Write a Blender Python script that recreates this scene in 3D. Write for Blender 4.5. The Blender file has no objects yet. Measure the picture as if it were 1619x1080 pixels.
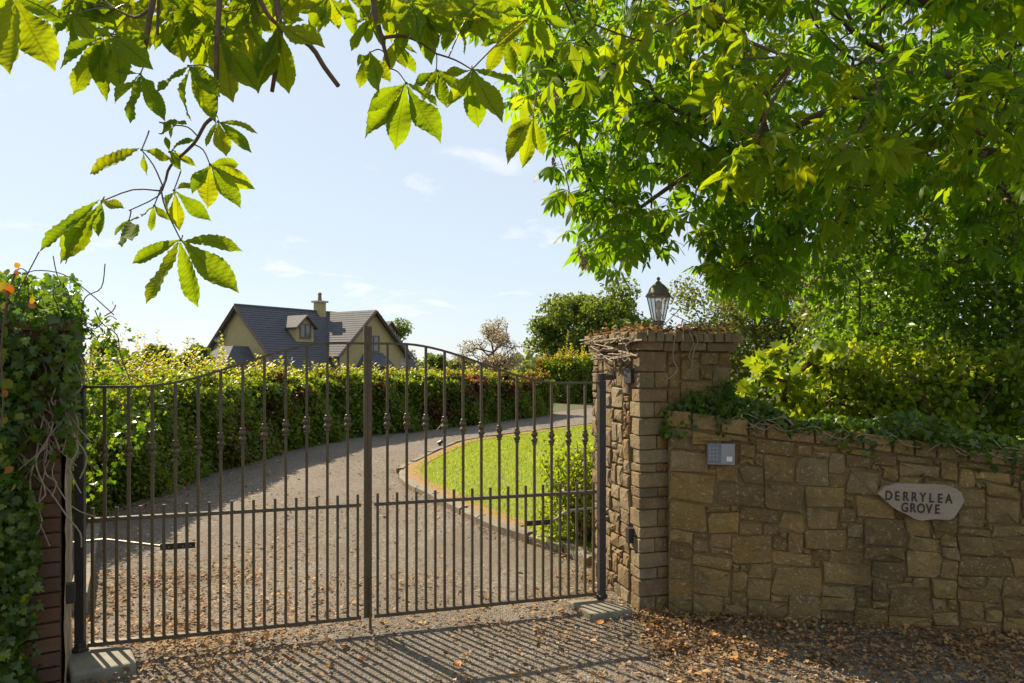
import bpy, math, random
import numpy as np
from mathutils import Vector, Matrix
R = math.radians
rng = np.random.default_rng(11)
random.seed(11)
sc = bpy.context.scene
C = sc.collection

# ------------------------------------------------------------------ camera, world, sun, exposure
EYE = 1.67
FPX = 1619 * 24 / 36.0
HOR = 574.5
cam = bpy.data.objects.new('camera', bpy.data.cameras.new('camera'))
C.objects.link(cam)
cam.location = (0, 0, EYE)
cam.rotation_euler = (R(90), 0, 0)
cam.data.sensor_width = 36
cam.data.lens = 24
cam.data.shift_y = 34.5 / 1619
cam.data.clip_end = 3000
cam.data.clip_start = 0.05
sc.camera = cam

SUN_EL, SUN_AZ = R(40), R(-45)          # azimuth from +Y towards +X
world = bpy.data.worlds.new('World')
sc.world = world
world.use_nodes = True
nt = world.node_tree
nt.nodes.clear()
def N(nt, t, **kw):
    n = nt.nodes.new(t)
    for k, v in kw.items():
        if k.startswith('_'):
            n.inputs[int(k[1:])].default_value = v
        else:
            setattr(n, k, v)
    return n
def LK(nt, a, b): nt.links.new(a, b)
out = N(nt, 'ShaderNodeOutputWorld')
bg = N(nt, 'ShaderNodeBackground')
bg.inputs['Strength'].default_value = 0.07
sky = N(nt, 'ShaderNodeTexSky')
sky.sky_type = 'NISHITA'
sky.sun_disc = False
sky.sun_elevation = SUN_EL
sky.sun_rotation = SUN_AZ
sky.air_density = 1.0
sky.dust_density = 0.35
sky.ozone_density = 1.5
tc = N(nt, 'ShaderNodeTexCoord')
sep = N(nt, 'ShaderNodeSeparateXYZ')
LK(nt, tc.outputs['Generated'], sep.inputs[0])
zc = N(nt, 'ShaderNodeMath', operation='ADD', _1=0.16)
LK(nt, sep.outputs['Z'], zc.inputs[0])
zm = N(nt, 'ShaderNodeMath', operation='MAXIMUM', _1=0.03)
LK(nt, zc.outputs[0], zm.inputs[0])
dv = N(nt, 'ShaderNodeVectorMath', operation='DIVIDE')
cz = N(nt, 'ShaderNodeCombineXYZ')
for i in range(3): LK(nt, zm.outputs[0], cz.inputs[i])
LK(nt, tc.outputs['Generated'], dv.inputs[0]); LK(nt, cz.outputs[0], dv.inputs[1])
cl = N(nt, 'ShaderNodeTexNoise')
cl.inputs['Scale'].default_value = 1.7
cl.inputs['Detail'].default_value = 9
cl.inputs['Roughness'].default_value = 0.62
cl.inputs['Distortion'].default_value = 0.3
LK(nt, dv.outputs[0], cl.inputs['Vector'])
cr = N(nt, 'ShaderNodeValToRGB')
cr.color_ramp.elements[0].position = 0.585
cr.color_ramp.elements[0].color = (0, 0, 0, 1)
cr.color_ramp.elements[1].position = 0.76
cr.color_ramp.elements[1].color = (1, 1, 1, 1)
LK(nt, cl.outputs['Fac'], cr.inputs[0])
veil = N(nt, 'ShaderNodeMix', data_type='RGBA')            # thin even high haze over the whole sky
veil.inputs[0].default_value = 0.76
LK(nt, sky.outputs[0], veil.inputs[6])
veil.inputs[7].default_value = (5.6, 6.25, 6.95, 1)
mx = N(nt, 'ShaderNodeMix', data_type='RGBA')
LK(nt, cr.outputs[0], mx.inputs[0])
LK(nt, veil.outputs[2], mx.inputs[6])
mx.inputs[7].default_value = (7.8, 7.9, 8.1, 1)
LK(nt, mx.outputs[2], bg.inputs[0])
LK(nt, bg.outputs[0], out.inputs[0])

sl = bpy.data.lights.new('sun', 'SUN')
sl.energy = 5.0
sl.angle = R(0.55)
sl.color = (1.0, 0.85, 0.61)
sun = bpy.data.objects.new('sun', sl)
C.objects.link(sun)
to_sun = Vector((math.sin(SUN_AZ) * math.cos(SUN_EL), math.cos(SUN_AZ) * math.cos(SUN_EL), math.sin(SUN_EL)))
sun.rotation_euler = to_sun.to_track_quat('Z', 'Y').to_euler()
sun.location = to_sun * 60

sc.view_settings.view_transform = 'Standard'
sc.view_settings.look = 'None'
sc.view_settings.gamma = 1
sc.view_settings.exposure = 1.0
sc.render.engine = 'CYCLES'
sc.cycles.use_denoising = True
sc.cycles.max_bounces = 8
sc.cycles.diffuse_bounces = 3
sc.cycles.transmission_bounces = 6
sc.cycles.transparent_max_bounces = 8
sc.cycles.sample_clamp_indirect = 6

# ------------------------------------------------------------------ helpers
def at(px, py, D):
    """point at depth D (metres along the view) seen at photograph pixel px, py"""
    return np.array(((px - 809.5) * D / FPX, D, EYE + (HOR - py) * D / FPX))
def nrm(v):
    v = np.asarray(v, float)
    return v / (np.linalg.norm(v) + 1e-12)

def mesh_np(name, V, F, uv=None, rnd=None, smooth=False):
    V = np.asarray(V, np.float32); F = np.asarray(F, np.int32)
    me = bpy.data.meshes.new(name)
    k = F.shape[1]
    me.vertices.add(len(V)); me.vertices.foreach_set('co', V.ravel())
    me.loops.add(F.size); me.loops.foreach_set('vertex_index', F.ravel())
    me.polygons.add(len(F))
    me.polygons.foreach_set('loop_start', np.arange(0, F.size, k, dtype=np.int32))
    if uv is not None:
        l = me.uv_layers.new(name='UVMap')
        l.data.foreach_set('uv', np.asarray(uv, np.float32)[F.ravel()].ravel())
    if rnd is not None:
        a = me.attributes.new('rnd', 'FLOAT', 'POINT')
        a.data.foreach_set('value', np.asarray(rnd, np.float32))
    if smooth:
        me.polygons.foreach_set('use_smooth', np.ones(len(F), bool))
    me.update(calc_edges=True)
    me.validate()
    return me

def link(name, data, mat=None, parent=None, loc=None, label=None, cat=None, group=None, kind=None):
    o = bpy.data.objects.new(name, data)
    C.objects.link(o)
    if mat is not None and data is not None and len(data.materials) == 0:
        data.materials.append(mat)
    if loc is not None: o.location = loc
    if parent is not None: o.parent = parent
    if label: o['label'] = label
    if cat: o['category'] = cat
    if group: o['group'] = group
    if kind: o['kind'] = kind
    return o

def wpos(o):
    p = Vector(o.location)
    while o.parent is not None:
        o = o.parent
        p = p + Vector(o.location)
    return p

def thing(name, loc, label, cat, group=None, kind=None):
    return link(name, None, None, None, tuple(loc), label, cat, group, kind)

class MB:
    """collects shapes given in world coordinates and links them as one mesh"""
    def __init__(s): s.v = []; s.f = []
    def add(s, V, F):
        b = len(s.v)
        s.v += [tuple(map(float, p)) for p in V]
        s.f += [tuple(int(i) + b for i in f) for f in F]
        return s
    def box(s, c, sx, sy, sz, ax=None):
        ax = ax or (Vector((1, 0, 0)), Vector((0, 1, 0)), Vector((0, 0, 1)))
        c = Vector(c)
        V = []
        for k in (-.5, .5):
            for j in (-.5, .5):
                for i in (-.5, .5):
                    V.append(c + Vector(ax[0]) * (i * sx) + Vector(ax[1]) * (j * sy) + Vector(ax[2]) * (k * sz))
        return s.add(V, [(0, 2, 3, 1), (4, 5, 7, 6), (0, 1, 5, 4), (2, 6, 7, 3), (0, 4, 6, 2), (1, 3, 7, 5)])
    def tube(s, P, r, n=6, caps=True):
        P = [np.asarray(p, float) for p in P]
        m = len(P)
        rr = r if hasattr(r, '__len__') else [r] * m
        V = []; F = []
        ref = None
        for i in range(m):
            t = nrm(P[min(i + 1, m - 1)] - P[max(i - 1, 0)])
            if ref is None:
                ref = nrm(np.cross(t, (0, 0, 1) if abs(t[2]) < .9 else (1, 0, 0)))
            a = nrm(ref - t * np.dot(ref, t)); b = np.cross(t, a); ref = a
            for k in range(n):
                q = 2 * math.pi * k / n
                V.append(P[i] + (a * math.cos(q) + b * math.sin(q)) * rr[i])
        for i in range(m - 1):
            for k in range(n):
                k2 = (k + 1) % n
                F.append((i * n + k, i * n + k2, (i + 1) * n + k2, (i + 1) * n + k))
        if caps:
            F.append(tuple(range(n - 1, -1, -1))); F.append(tuple((m - 1) * n + k for k in range(n)))
        return s.add(V, F)
    def lathe(s, c, prof, n=12, rot=0.0):
        V = []; F = []
        for (r, z) in prof:
            for k in range(n):
                q = 2 * math.pi * k / n + rot
                V.append((c[0] + r * math.cos(q), c[1] + r * math.sin(q), c[2] + z))
        m = len(prof)
        for i in range(m - 1):
            for k in range(n):
                k2 = (k + 1) % n
                F.append((i * n + k, i * n + k2, (i + 1) * n + k2, (i + 1) * n + k))
        F.append(tuple(range(n - 1, -1, -1))); F.append(tuple((m - 1) * n + k for k in range(n)))
        return s.add(V, F)
    def build(s, name, mat, parent=None, smooth=False, origin=None, **kw):
        V = np.array(s.v)
        c = V.mean(0) if origin is None else np.asarray(origin, float)
        me = bpy.data.meshes.new(name)
        me.from_pydata((V - c).tolist(), [], s.f)
        if smooth: me.polygons.foreach_set('use_smooth', np.ones(len(me.polygons), bool))
        me.update()
        base = wpos(parent) if parent is not None else Vector((0, 0, 0))
        return link(name, me, mat, parent, Vector(c) - base, **kw)

def smooth_line(P, k=6):
    P = np.asarray(P, float)
    o = []
    for i in range(len(P) - 1):
        p0 = P[max(i - 1, 0)]; p1 = P[i]; p2 = P[i + 1]; p3 = P[min(i + 2, len(P) - 1)]
        for j in range(k):
            t = j / k
            o.append(.5 * ((2 * p1) + (-p0 + p2) * t + (2 * p0 - 5 * p1 + 4 * p2 - p3) * t * t + (-p0 + 3 * p1 - 3 * p2 + p3) * t ** 3))
    o.append(P[-1])
    return np.array(o)

# ------------------------------------------------------------------ materials
def new_mat(name):
    m = bpy.data.materials.new(name)
    m.use_nodes = True
    nt = m.node_tree
    nt.nodes.clear()
    o = N(nt, 'ShaderNodeOutputMaterial')
    return m, nt, o

def ramp(nt, fac, stops):
    r = N(nt, 'ShaderNodeValToRGB')
    e = r.color_ramp.elements
    while len(e) > 1: e.remove(e[-1])
    e[0].position = stops[0][0]; e[0].color = (*stops[0][1], 1)
    for p, c in stops[1:]:
        q = e.new(p); q.color = (*c, 1)
    LK(nt, fac, r.inputs[0])
    return r.outputs[0]

def noise(nt, vec, scale, detail=4, rough=.6):
    n = N(nt, 'ShaderNodeTexNoise')
    n.inputs['Scale'].default_value = scale
    n.inputs['Detail'].default_value = detail
    n.inputs['Roughness'].default_value = rough
    LK(nt, vec, n.inputs['Vector'])
    return n.outputs['Fac']

def mixc(nt, fac, a, b, mode='MIX'):
    m = N(nt, 'ShaderNodeMix', data_type='RGBA', blend_type=mode)
    for s, i in ((fac, 0), (a, 6), (b, 7)):
        if hasattr(s, 'is_output'): LK(nt, s, m.inputs[i])
        elif i == 0: m.inputs[0].default_value = s
        else: m.inputs[i].default_value = (*s, 1)
    return m.outputs[2]

def rnd_value(nt):
    a = N(nt, 'ShaderNodeAttribute', attribute_name='rnd')
    oi = N(nt, 'ShaderNodeObjectInfo')
    s = N(nt, 'ShaderNodeMath', operation='ADD')
    LK(nt, a.outputs['Fac'], s.inputs[0]); LK(nt, oi.outputs['Random'], s.inputs[1])
    f = N(nt, 'ShaderNodeMath', operation='FRACT')
    LK(nt, s.outputs[0], f.inputs[0])
    return f.outputs[0]

def leaf_mat(name, stops, trans=(1.5, 1.5, .6), fac=.5, rough=.45, veins=False, patch=None, spec=.35):
    m, nt, o = new_mat(name)
    r = rnd_value(nt)
    col = ramp(nt, r, stops)
    geo = N(nt, 'ShaderNodeNewGeometry')
    if patch:
        f = noise(nt, geo.outputs['Position'], patch[0], 2)
        ff = N(nt, 'ShaderNodeMath', operation='ADD'); LK(nt, f, ff.inputs[0])
        rs = N(nt, 'ShaderNodeMath', operation='MULTIPLY', _1=.16); LK(nt, r, rs.inputs[0]); LK(nt, rs.outputs[0], ff.inputs[1])
        mask = ramp(nt, ff.outputs[0], [(patch[1], (0, 0, 0)), (patch[1] + .05, (1, 1, 1))])
        col = mixc(nt, mask, col, patch[2])
    bumpn = None
    if veins:
        uv = N(nt, 'ShaderNodeUVMap')
        s = N(nt, 'ShaderNodeSeparateXYZ'); LK(nt, uv.outputs[0], s.inputs[0])
        av = N(nt, 'ShaderNodeMath', operation='ABSOLUTE'); LK(nt, s.outputs['Y'], av.inputs[0])
        k = N(nt, 'ShaderNodeMath', operation='MULTIPLY', _1=.16); LK(nt, av.outputs[0], k.inputs[0])
        d = N(nt, 'ShaderNodeMath', operation='SUBTRACT'); LK(nt, s.outputs['X'], d.inputs[0]); LK(nt, k.outputs[0], d.inputs[1])
        w = N(nt, 'ShaderNodeMath', operation='MULTIPLY', _1=108.0); LK(nt, d.outputs[0], w.inputs[0])
        sn = N(nt, 'ShaderNodeMath', operation='SINE'); LK(nt, w.outputs[0], sn.inputs[0])
        vm = ramp(nt, sn.outputs[0], [(.35, (0, 0, 0)), (1.0, (1, 1, 1))])
        mid = ramp(nt, av.outputs[0], [(.03, (1, 1, 1)), (.09, (0, 0, 0))])
        col = mixc(nt, vm, col, mixc(nt, .17, col, (.02, .045, .004)))
        col = mixc(nt, mid, col, mixc(nt, .5, col, (.03, .05, .005)))
        nb = noise(nt, geo.outputs['Position'], 22, 2)
        col = mixc(nt, nb, mixc(nt, .18, col, (.03, .07, .01)), mixc(nt, .12, col, (.2, .22, .02)))
        b = N(nt, 'ShaderNodeBump'); b.inputs['Strength'].default_value = .12; b.inputs['Distance'].default_value = .002
        LK(nt, sn.outputs[0], b.inputs['Height']); bumpn = b.outputs[0]
    p = N(nt, 'ShaderNodeBsdfPrincipled')
    LK(nt, col, p.inputs['Base Color'])
    p.inputs['Roughness'].default_value = rough
    p.inputs['Specular IOR Level'].default_value = spec
    t = N(nt, 'ShaderNodeBsdfTranslucent')
    tcol = mixc(nt, 1.0, col, trans, 'MULTIPLY')
    LK(nt, tcol, t.inputs['Color'])
    if bumpn is not None: LK(nt, bumpn, p.inputs['Normal']); LK(nt, bumpn, t.inputs['Normal'])
    ms = N(nt, 'ShaderNodeMixShader'); ms.inputs[0].default_value = fac
    LK(nt, p.outputs[0], ms.inputs[1]); LK(nt, t.outputs[0], ms.inputs[2])
    LK(nt, ms.outputs[0], o.inputs[0])
    return m

def solid_mat(name, c1, c2=None, scale=8, rough=.7, bump=0.0, bscale=40, metal=0.0, spec=.4, objvar=None, specks=None, bdist=.01, stretch=None, stains=False):
    m, nt, o = new_mat(name)
    geo = N(nt, 'ShaderNodeNewGeometry')
    vec = geo.outputs['Position']
    if stretch:
        mp = N(nt, 'ShaderNodeVectorMath', operation='MULTIPLY'); mp.inputs[1].default_value = stretch
        LK(nt, vec, mp.inputs[0]); vec = mp.outputs[0]
    col = None
    if objvar:
        oi = N(nt, 'ShaderNodeObjectInfo')
        base = ramp(nt, oi.outputs['Random'], objvar)
    else:
        base = None
    f = noise(nt, vec, scale, 6, .65)
    fr = ramp(nt, f, [(.3, (0, 0, 0)), (.7, (1, 1, 1))])
    if base is not None:
        col = mixc(nt, fr, base, mixc(nt, .5, base, c2 or c1))
    else:
        col = mixc(nt, fr, c1, c2 or c1)
    if specks:
        sf = noise(nt, vec, specks[0], 3, .7)
        sm = ramp(nt, sf, [(specks[1], (0, 0, 0)), (specks[1] + .06, (1, 1, 1))])
        col = mixc(nt, sm, col, specks[2])
    if stains:
        bf1 = noise(nt, vec, 2.2, 7, .7)
        col = mixc(nt, ramp(nt, bf1, [(.36, (.7, .7, .7)), (.52, (0, 0, 0))]), col, mixc(nt, .72, col, (.055, .045, .028)))
        bf2 = noise(nt, vec, 15, 6, .75)
        col = mixc(nt, ramp(nt, bf2, [(.55, (0, 0, 0)), (.68, (.65, .65, .65))]), col, (.38, .30, .17))
    p = N(nt, 'ShaderNodeBsdfPrincipled')
    LK(nt, col, p.inputs['Base Color'])
    p.inputs['Roughness'].default_value = rough
    p.inputs['Metallic'].default_value = metal
    p.inputs['Specular IOR Level'].default_value = spec
    if bump:
        b = N(nt, 'ShaderNodeBump'); b.inputs['Strength'].default_value = bump; b.inputs['Distance'].default_value = bdist
        bf = noise(nt, vec, bscale, 6, .7)
        LK(nt, bf, b.inputs['Height']); LK(nt, b.outputs[0], p.inputs['Normal'])
    LK(nt, p.outputs[0], o.inputs[0])
    return m

def gravel_mat(name, grey, tan, dark):
    m, nt, o = new_mat(name)
    geo = N(nt, 'ShaderNodeNewGeometry'); vec = geo.outputs['Position']
    v = N(nt, 'ShaderNodeTexVoronoi'); v.inputs['Scale'].default_value = 75; LK(nt, vec, v.inputs['Vector'])
    sepc = N(nt, 'ShaderNodeSeparateColor'); LK(nt, v.outputs['Color'], sepc.inputs[0])
    chip = ramp(nt, sepc.outputs[0], [(0, dark), (.45, grey), (.8, tan), (1, tuple(min(1, c * 1.7) for c in grey))])
    dust = noise(nt, vec, 1.1, 6, .65)
    dm = ramp(nt, dust, [(.42, (0, 0, 0)), (.66, (.75, .75, .75))])
    fine = noise(nt, vec, 30, 5, .8)
    dustc = mixc(nt, fine, dark, tan)
    col = mixc(nt, dm, chip, dustc)
    lv = N(nt, 'ShaderNodeVectorMath', operation='MULTIPLY'); lv.inputs[1].default_value = (1.3, .35, 1)
    LK(nt, vec, lv.inputs[0])
    big = noise(nt, lv.outputs[0], 1.0, 5, .6)
    col = mixc(nt, ramp(nt, big, [(.38, (.6, .6, .6)), (.58, (0, 0, 0))]), col, mixc(nt, .6, col, dark))
    p = N(nt, 'ShaderNodeBsdfPrincipled'); LK(nt, col, p.inputs['Base Color'])
    p.inputs['Roughness'].default_value = .9; p.inputs['Specular IOR Level'].default_value = .25
    b = N(nt, 'ShaderNodeBump'); b.inputs['Strength'].default_value = .9; b.inputs['Distance'].default_value = .012
    hs = N(nt, 'ShaderNodeMath', operation='ADD')
    LK(nt, v.outputs['Distance'], hs.inputs[0]); LK(nt, fine, hs.inputs[1])
    LK(nt, hs.outputs[0], b.inputs['Height']); LK(nt, b.outputs[0], p.inputs['Normal'])
    LK(nt, p.outputs[0], o.inputs[0])
    return m

M = {}
M['chestnut'] = leaf_mat('chestnut_leaf', [(0, (.068, .135, .012)), (.35, (.085, .155, .013)), (.7, (.11, .175, .014)), (1, (.145, .19, .016))],
                         trans=(3.7, 2.95, .4), fac=.55, rough=.7, veins=True, spec=.04)
M['chestnut_far'] = leaf_mat('chestnut_leaf_plain', [(0, (.05, .12, .012)), (.4, (.068, .15, .014)), (.8, (.095, .175, .015)), (1, (.135, .19, .016))],
                             trans=(3.5, 2.9, .4), fac=.58, rough=.5, spec=.2)
M['hedge'] = leaf_mat('beech_leaf', [(0, (.06, .11, .014)), (.5, (.08, .14, .016)), (.85, (.12, .17, .02)), (1, (.17, .18, .02))],
                      trans=(3.4, 2.7, .7), fac=.5, rough=.4, patch=(.55, .655, (.085, .036, .026)))
M['shoot'] = leaf_mat('beech_shoot_leaf', [(0, (.10, .14, .015)), (.5, (.14, .17, .018)), (.9, (.18, .16, .02)), (1, (.20, .12, .025))],
                      trans=(3.2, 2.7, .6), fac=.55, rough=.45, patch=(.55, .74, (.17, .07, .035)))
M['holly'] = leaf_mat('evergreen_leaf', [(0, (.045, .09, .014)), (.6, (.07, .13, .016)), (1, (.12, .17, .02))], trans=(3.2, 3.1, .6), fac=.5, rough=.33, spec=.5)
M['sycamore'] = leaf_mat('sycamore_leaf', [(0, (.10, .16, .018)), (.6, (.13, .18, .02)), (1, (.17, .20, .025))], trans=(3.0, 2.7, .7), fac=.55)
M['ivy'] = leaf_mat('ivy_leaf', [(0, (.035, .07, .012)), (.6, (.055, .105, .014)), (1, (.12, .16, .02))], trans=(3.2, 3.2, .6), fac=.45, rough=.35, spec=.5)
M['creeper'] = leaf_mat('creeper_leaf', [(0, (.20, .05, .018)), (.35, (.22, .10, .02)), (.6, (.20, .17, .02)), (1, (.10, .14, .02))], trans=(1.9, 1.7, .6), fac=.55)
M['tree_a'] = leaf_mat('broad_tree_leaf', [(0, (.05, .085, .014)), (.6, (.075, .115, .018)), (1, (.13, .15, .025))], trans=(2.8, 2.6, .8), fac=.4)
M['tree_b'] = leaf_mat('grey_tree_leaf', [(0, (.22, .19, .13)), (.6, (.30, .26, .18)), (1, (.38, .33, .24))], trans=(1.6, 1.5, 1.2), fac=.4)
M['tree_c'] = leaf_mat('soft_tree_leaf', [(0, (.075, .10, .028)), (.6, (.10, .13, .032)), (1, (.145, .165, .042))], trans=(2.6, 2.4, .9), fac=.4)
M['grass'] = leaf_mat('grass_blade', [(0, (.13, .19, .005)), (.6, (.185, .235, .006)), (1, (.27, .26, .010))], trans=(2.3, 2.2, .4), fac=.5, rough=.8, spec=.05)
M['litter'] = leaf_mat('dry_leaf', [(0, (.10, .058, .028)), (.3, (.22, .13, .06)), (.6, (.33, .20, .095)), (.85, (.42, .28, .15)), (.96, (.45, .22, .06)), (1, (.55, .44, .3))],
                       trans=(1.3, 1.1, .9), fac=.25, rough=.7, spec=.2)
M['orange_leaf'] = leaf_mat('orange_dry_leaf', [(0, (.42, .16, .03)), (.6, (.5, .22, .04)), (1, (.48, .32, .05))], trans=(1.3, 1.1, .7), fac=.3, rough=.6)
M['bark'] = solid_mat('bark', (.085, .05, .03), (.15, .10, .065), 14, .85, .6, 60)
M['twig'] = solid_mat('twig_bark', (.075, .045, .028), (.14, .085, .05), 30, .75, .3, 90)
M['petiole'] = solid_mat('leaf_stalk', (.13, .13, .03), (.10, .06, .03), 12, .5)
M['drytwig'] = solid_mat('dry_vine', (.22, .17, .12), (.33, .27, .2), 25, .85, .3, 90)
M['stone'] = solid_mat('wall_stone', (.2, .15, .09), (.17, .125, .07), 7, .9, .85, 38, objvar=[
    (0, (.29, .178, .045)), (.18, (.20, .125, .036)), (.34, (.36, .23, .062)), (.5, (.245, .158, .052)), (.66, (.39, .255, .075)), (.8, (.19, .118, .036)), (.92, (.33, .235, .105)), (1, (.31, .16, .045))],
    specks=(46, .60, (.44, .36, .22)), bdist=.045, stains=True)
M['pillar_stone'] = solid_mat('pillar_stone', (.2, .17, .12), (.15, .12, .085), 9, .9, .9, 34, objvar=[
    (0, (.27, .19, .09)), (.25, (.33, .25, .14)), (.5, (.29, .18, .07)), (.7, (.36, .275, .16)), (.85, (.23, .152, .07)), (1, (.31, .185, .10))],
    specks=(50, .66, (.43, .38, .29)), bdist=.035, stains=True)
M['mortar'] = solid_mat('mortar', (.21, .145, .062), (.13, .085, .036), 16, .95, .7, 80)
M['brick'] = solid_mat('old_red_brick', (.16, .07, .04), (.09, .045, .03), 12, .9, .7, 60, objvar=[
    (0, (.13, .065, .032)), (.4, (.10, .052, .028)), (.75, (.155, .085, .045)), (1, (.08, .047, .03))], bdist=.01)
M['render'] = solid_mat('flaking_render', (.50, .43, .31), (.24, .18, .115), 14, .9, .9, 40, stretch=(1, 1, .35))
M['gate'] = solid_mat('gate_paint', (.056, .040, .020), (.10, .068, .034), 22, .42, .25, 120, spec=.5, bdist=.002, specks=(55, .64, (.15, .065, .025)))
M['gatedark'] = solid_mat('black_metal', (.018, .016, .014), (.035, .03, .026), 25, .5, .15, 120, spec=.5)
M['galv'] = solid_mat('galvanised_steel', (.32, .31, .28), (.22, .21, .19), 18, .5, .1, 80, metal=.6)
M['pad'] = solid_mat('motor_cover_plate', (.24, .22, .175), (.15, .135, .105), 9, .75, .3, 60)
M['concrete'] = solid_mat('concrete', (.23, .20, .155), (.14, .12, .09), 9, .9, .6, 50)
M['gravel'] = gravel_mat('gravel_drive', (.185, .167, .148), (.235, .188, .14), (.085, .07, .055))
M['earth'] = solid_mat('earth', (.07, .055, .03), (.06, .08, .02), 1.2, .95, .6, 14)
M['lawn'] = solid_mat('lawn_turf', (.165, .215, .006), (.115, .165, .006), 3, .9, .6, 60)
M['drygrass'] = solid_mat('dry_verge', (.30, .17, .06), (.20, .13, .05), 9, .95, .7, 50)
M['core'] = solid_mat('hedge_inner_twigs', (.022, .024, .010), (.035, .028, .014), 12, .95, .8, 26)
M['plaster'] = solid_mat('cream_render', (.42, .34, .17), (.36, .29, .14), 2, .9, .1, 30)
M['roof'] = solid_mat('slate_roof', (.072, .076, .088), (.115, .118, .13), 3.0, .8, .25, 12, spec=.2, stretch=(1, 1, 5.5), bdist=.05)
M['trim'] = solid_mat('brown_fascia', (.10, .065, .05), (.13, .09, .065), 6, .6)
M['quoin'] = solid_mat('grey_quoin', (.42, .40, .36), (.33, .31, .28), 4, .85)
M['winframe'] = solid_mat('brown_window_frame', (.14, .09, .06), (.17, .11, .08), 6, .5)
M['pot'] = solid_mat('chimney_pot_clay', (.28, .12, .07), (.22, .10, .06), 6, .8)
M['dish'] = solid_mat('dish_grey', (.22, .22, .23), (.18, .18, .19), 6, .6)
M['lampmetal'] = solid_mat('lantern_metal', (.19, .175, .15), (.27, .24, .20), 28, .55, .2, 90, metal=.3)
M['lampcap'] = solid_mat('lantern_cap', (.15, .145, .135), (.24, .23, .21), 28, .6, .2, 90)
M['plate'] = solid_mat('wood_name_plate', (.36, .29, .22), (.26, .205, .15), 5, .75, .4, 60, stretch=(1, 1, 9))
M['ink'] = solid_mat('dark_letter', (.03, .024, .02), (.045, .035, .03), 20, .7)
M['intercom'] = solid_mat('intercom_steel', (.27, .28, .30), (.22, .23, .25), 10, .45, 0, metal=.2)
M['intercomdark'] = solid_mat('intercom_keypad', (.16, .17, .20), (.13, .14, .17), 10, .4)
M['white'] = solid_mat('white_plastic', (.75, .74, .70), (.65, .64, .6), 10, .5)
M['blossom'] = solid_mat('faded_blossom', (.42, .30, .22), (.30, .17, .12), 30, .8)
def glass_mat(name, col, alpha):
    m, nt, o = new_mat(name)
    g = N(nt, 'ShaderNodeBsdfGlossy'); g.inputs['Roughness'].default_value = .08; g.inputs['Color'].default_value = (.9, .9, .9, 1)
    t = N(nt, 'ShaderNodeBsdfTransparent'); t.inputs['Color'].default_value = (*col, 1)
    d = N(nt, 'ShaderNodeBsdfDiffuse'); d.inputs['Color'].default_value = (.7, .68, .62, 1)
    a = N(nt, 'ShaderNodeMixShader'); a.inputs[0].default_value = .25
    LK(nt, t.outputs[0], a.inputs[1]); LK(nt, d.outputs[0], a.inputs[2])
    ms = N(nt, 'ShaderNodeMixShader'); ms.inputs[0].default_value = alpha
    LK(nt, a.outputs[0], ms.inputs[1]); LK(nt, g.outputs[0], ms.inputs[2])
    LK(nt, ms.outputs[0], o.inputs[0])
    return m
M['lampglass'] = glass_mat('dusty_glass', (.9, .92, .92), .12)
M['window'] = solid_mat('window_glass', (.05, .055, .06), (.07, .075, .08), 2, .06, spec=1.0)

# ------------------------------------------------------------------ ground, drive, lawn
def ground_z(x, y):
    t = np.clip((y - 30) / 14.0, 0, 1)
    return -1.05 * t * t * (3 - 2 * t)
def grid_sheet(name, xs, ys, zf, mat, **kw):
    X, Y = np.meshgrid(xs, ys)
    Z = zf(X, Y)
    V = np.stack([X, Y, Z], -1).reshape(-1, 3)
    nx, ny = len(xs), len(ys)
    i = np.arange(nx * ny).reshape(ny, nx)
    F = np.stack([i[:-1, :-1], i[:-1, 1:], i[1:, 1:], i[1:, :-1]], -1).reshape(-1, 4)
    return link(name, mesh_np(name, V, F, smooth=True), mat, **kw)
xs = np.concatenate([np.linspace(-900, -40, 14), np.linspace(-35, 35, 36), np.linspace(40, 900, 14)])
ys = np.concatenate([np.linspace(-300, -20, 8), np.linspace(-15, 60, 60), np.linspace(70, 1200, 18)])
grid_sheet('ground', xs, ys, lambda x, y: ground_z(x, y) - .03, M['earth'], label='open ground under drive, lawn and trees', kind='structure')

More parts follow.
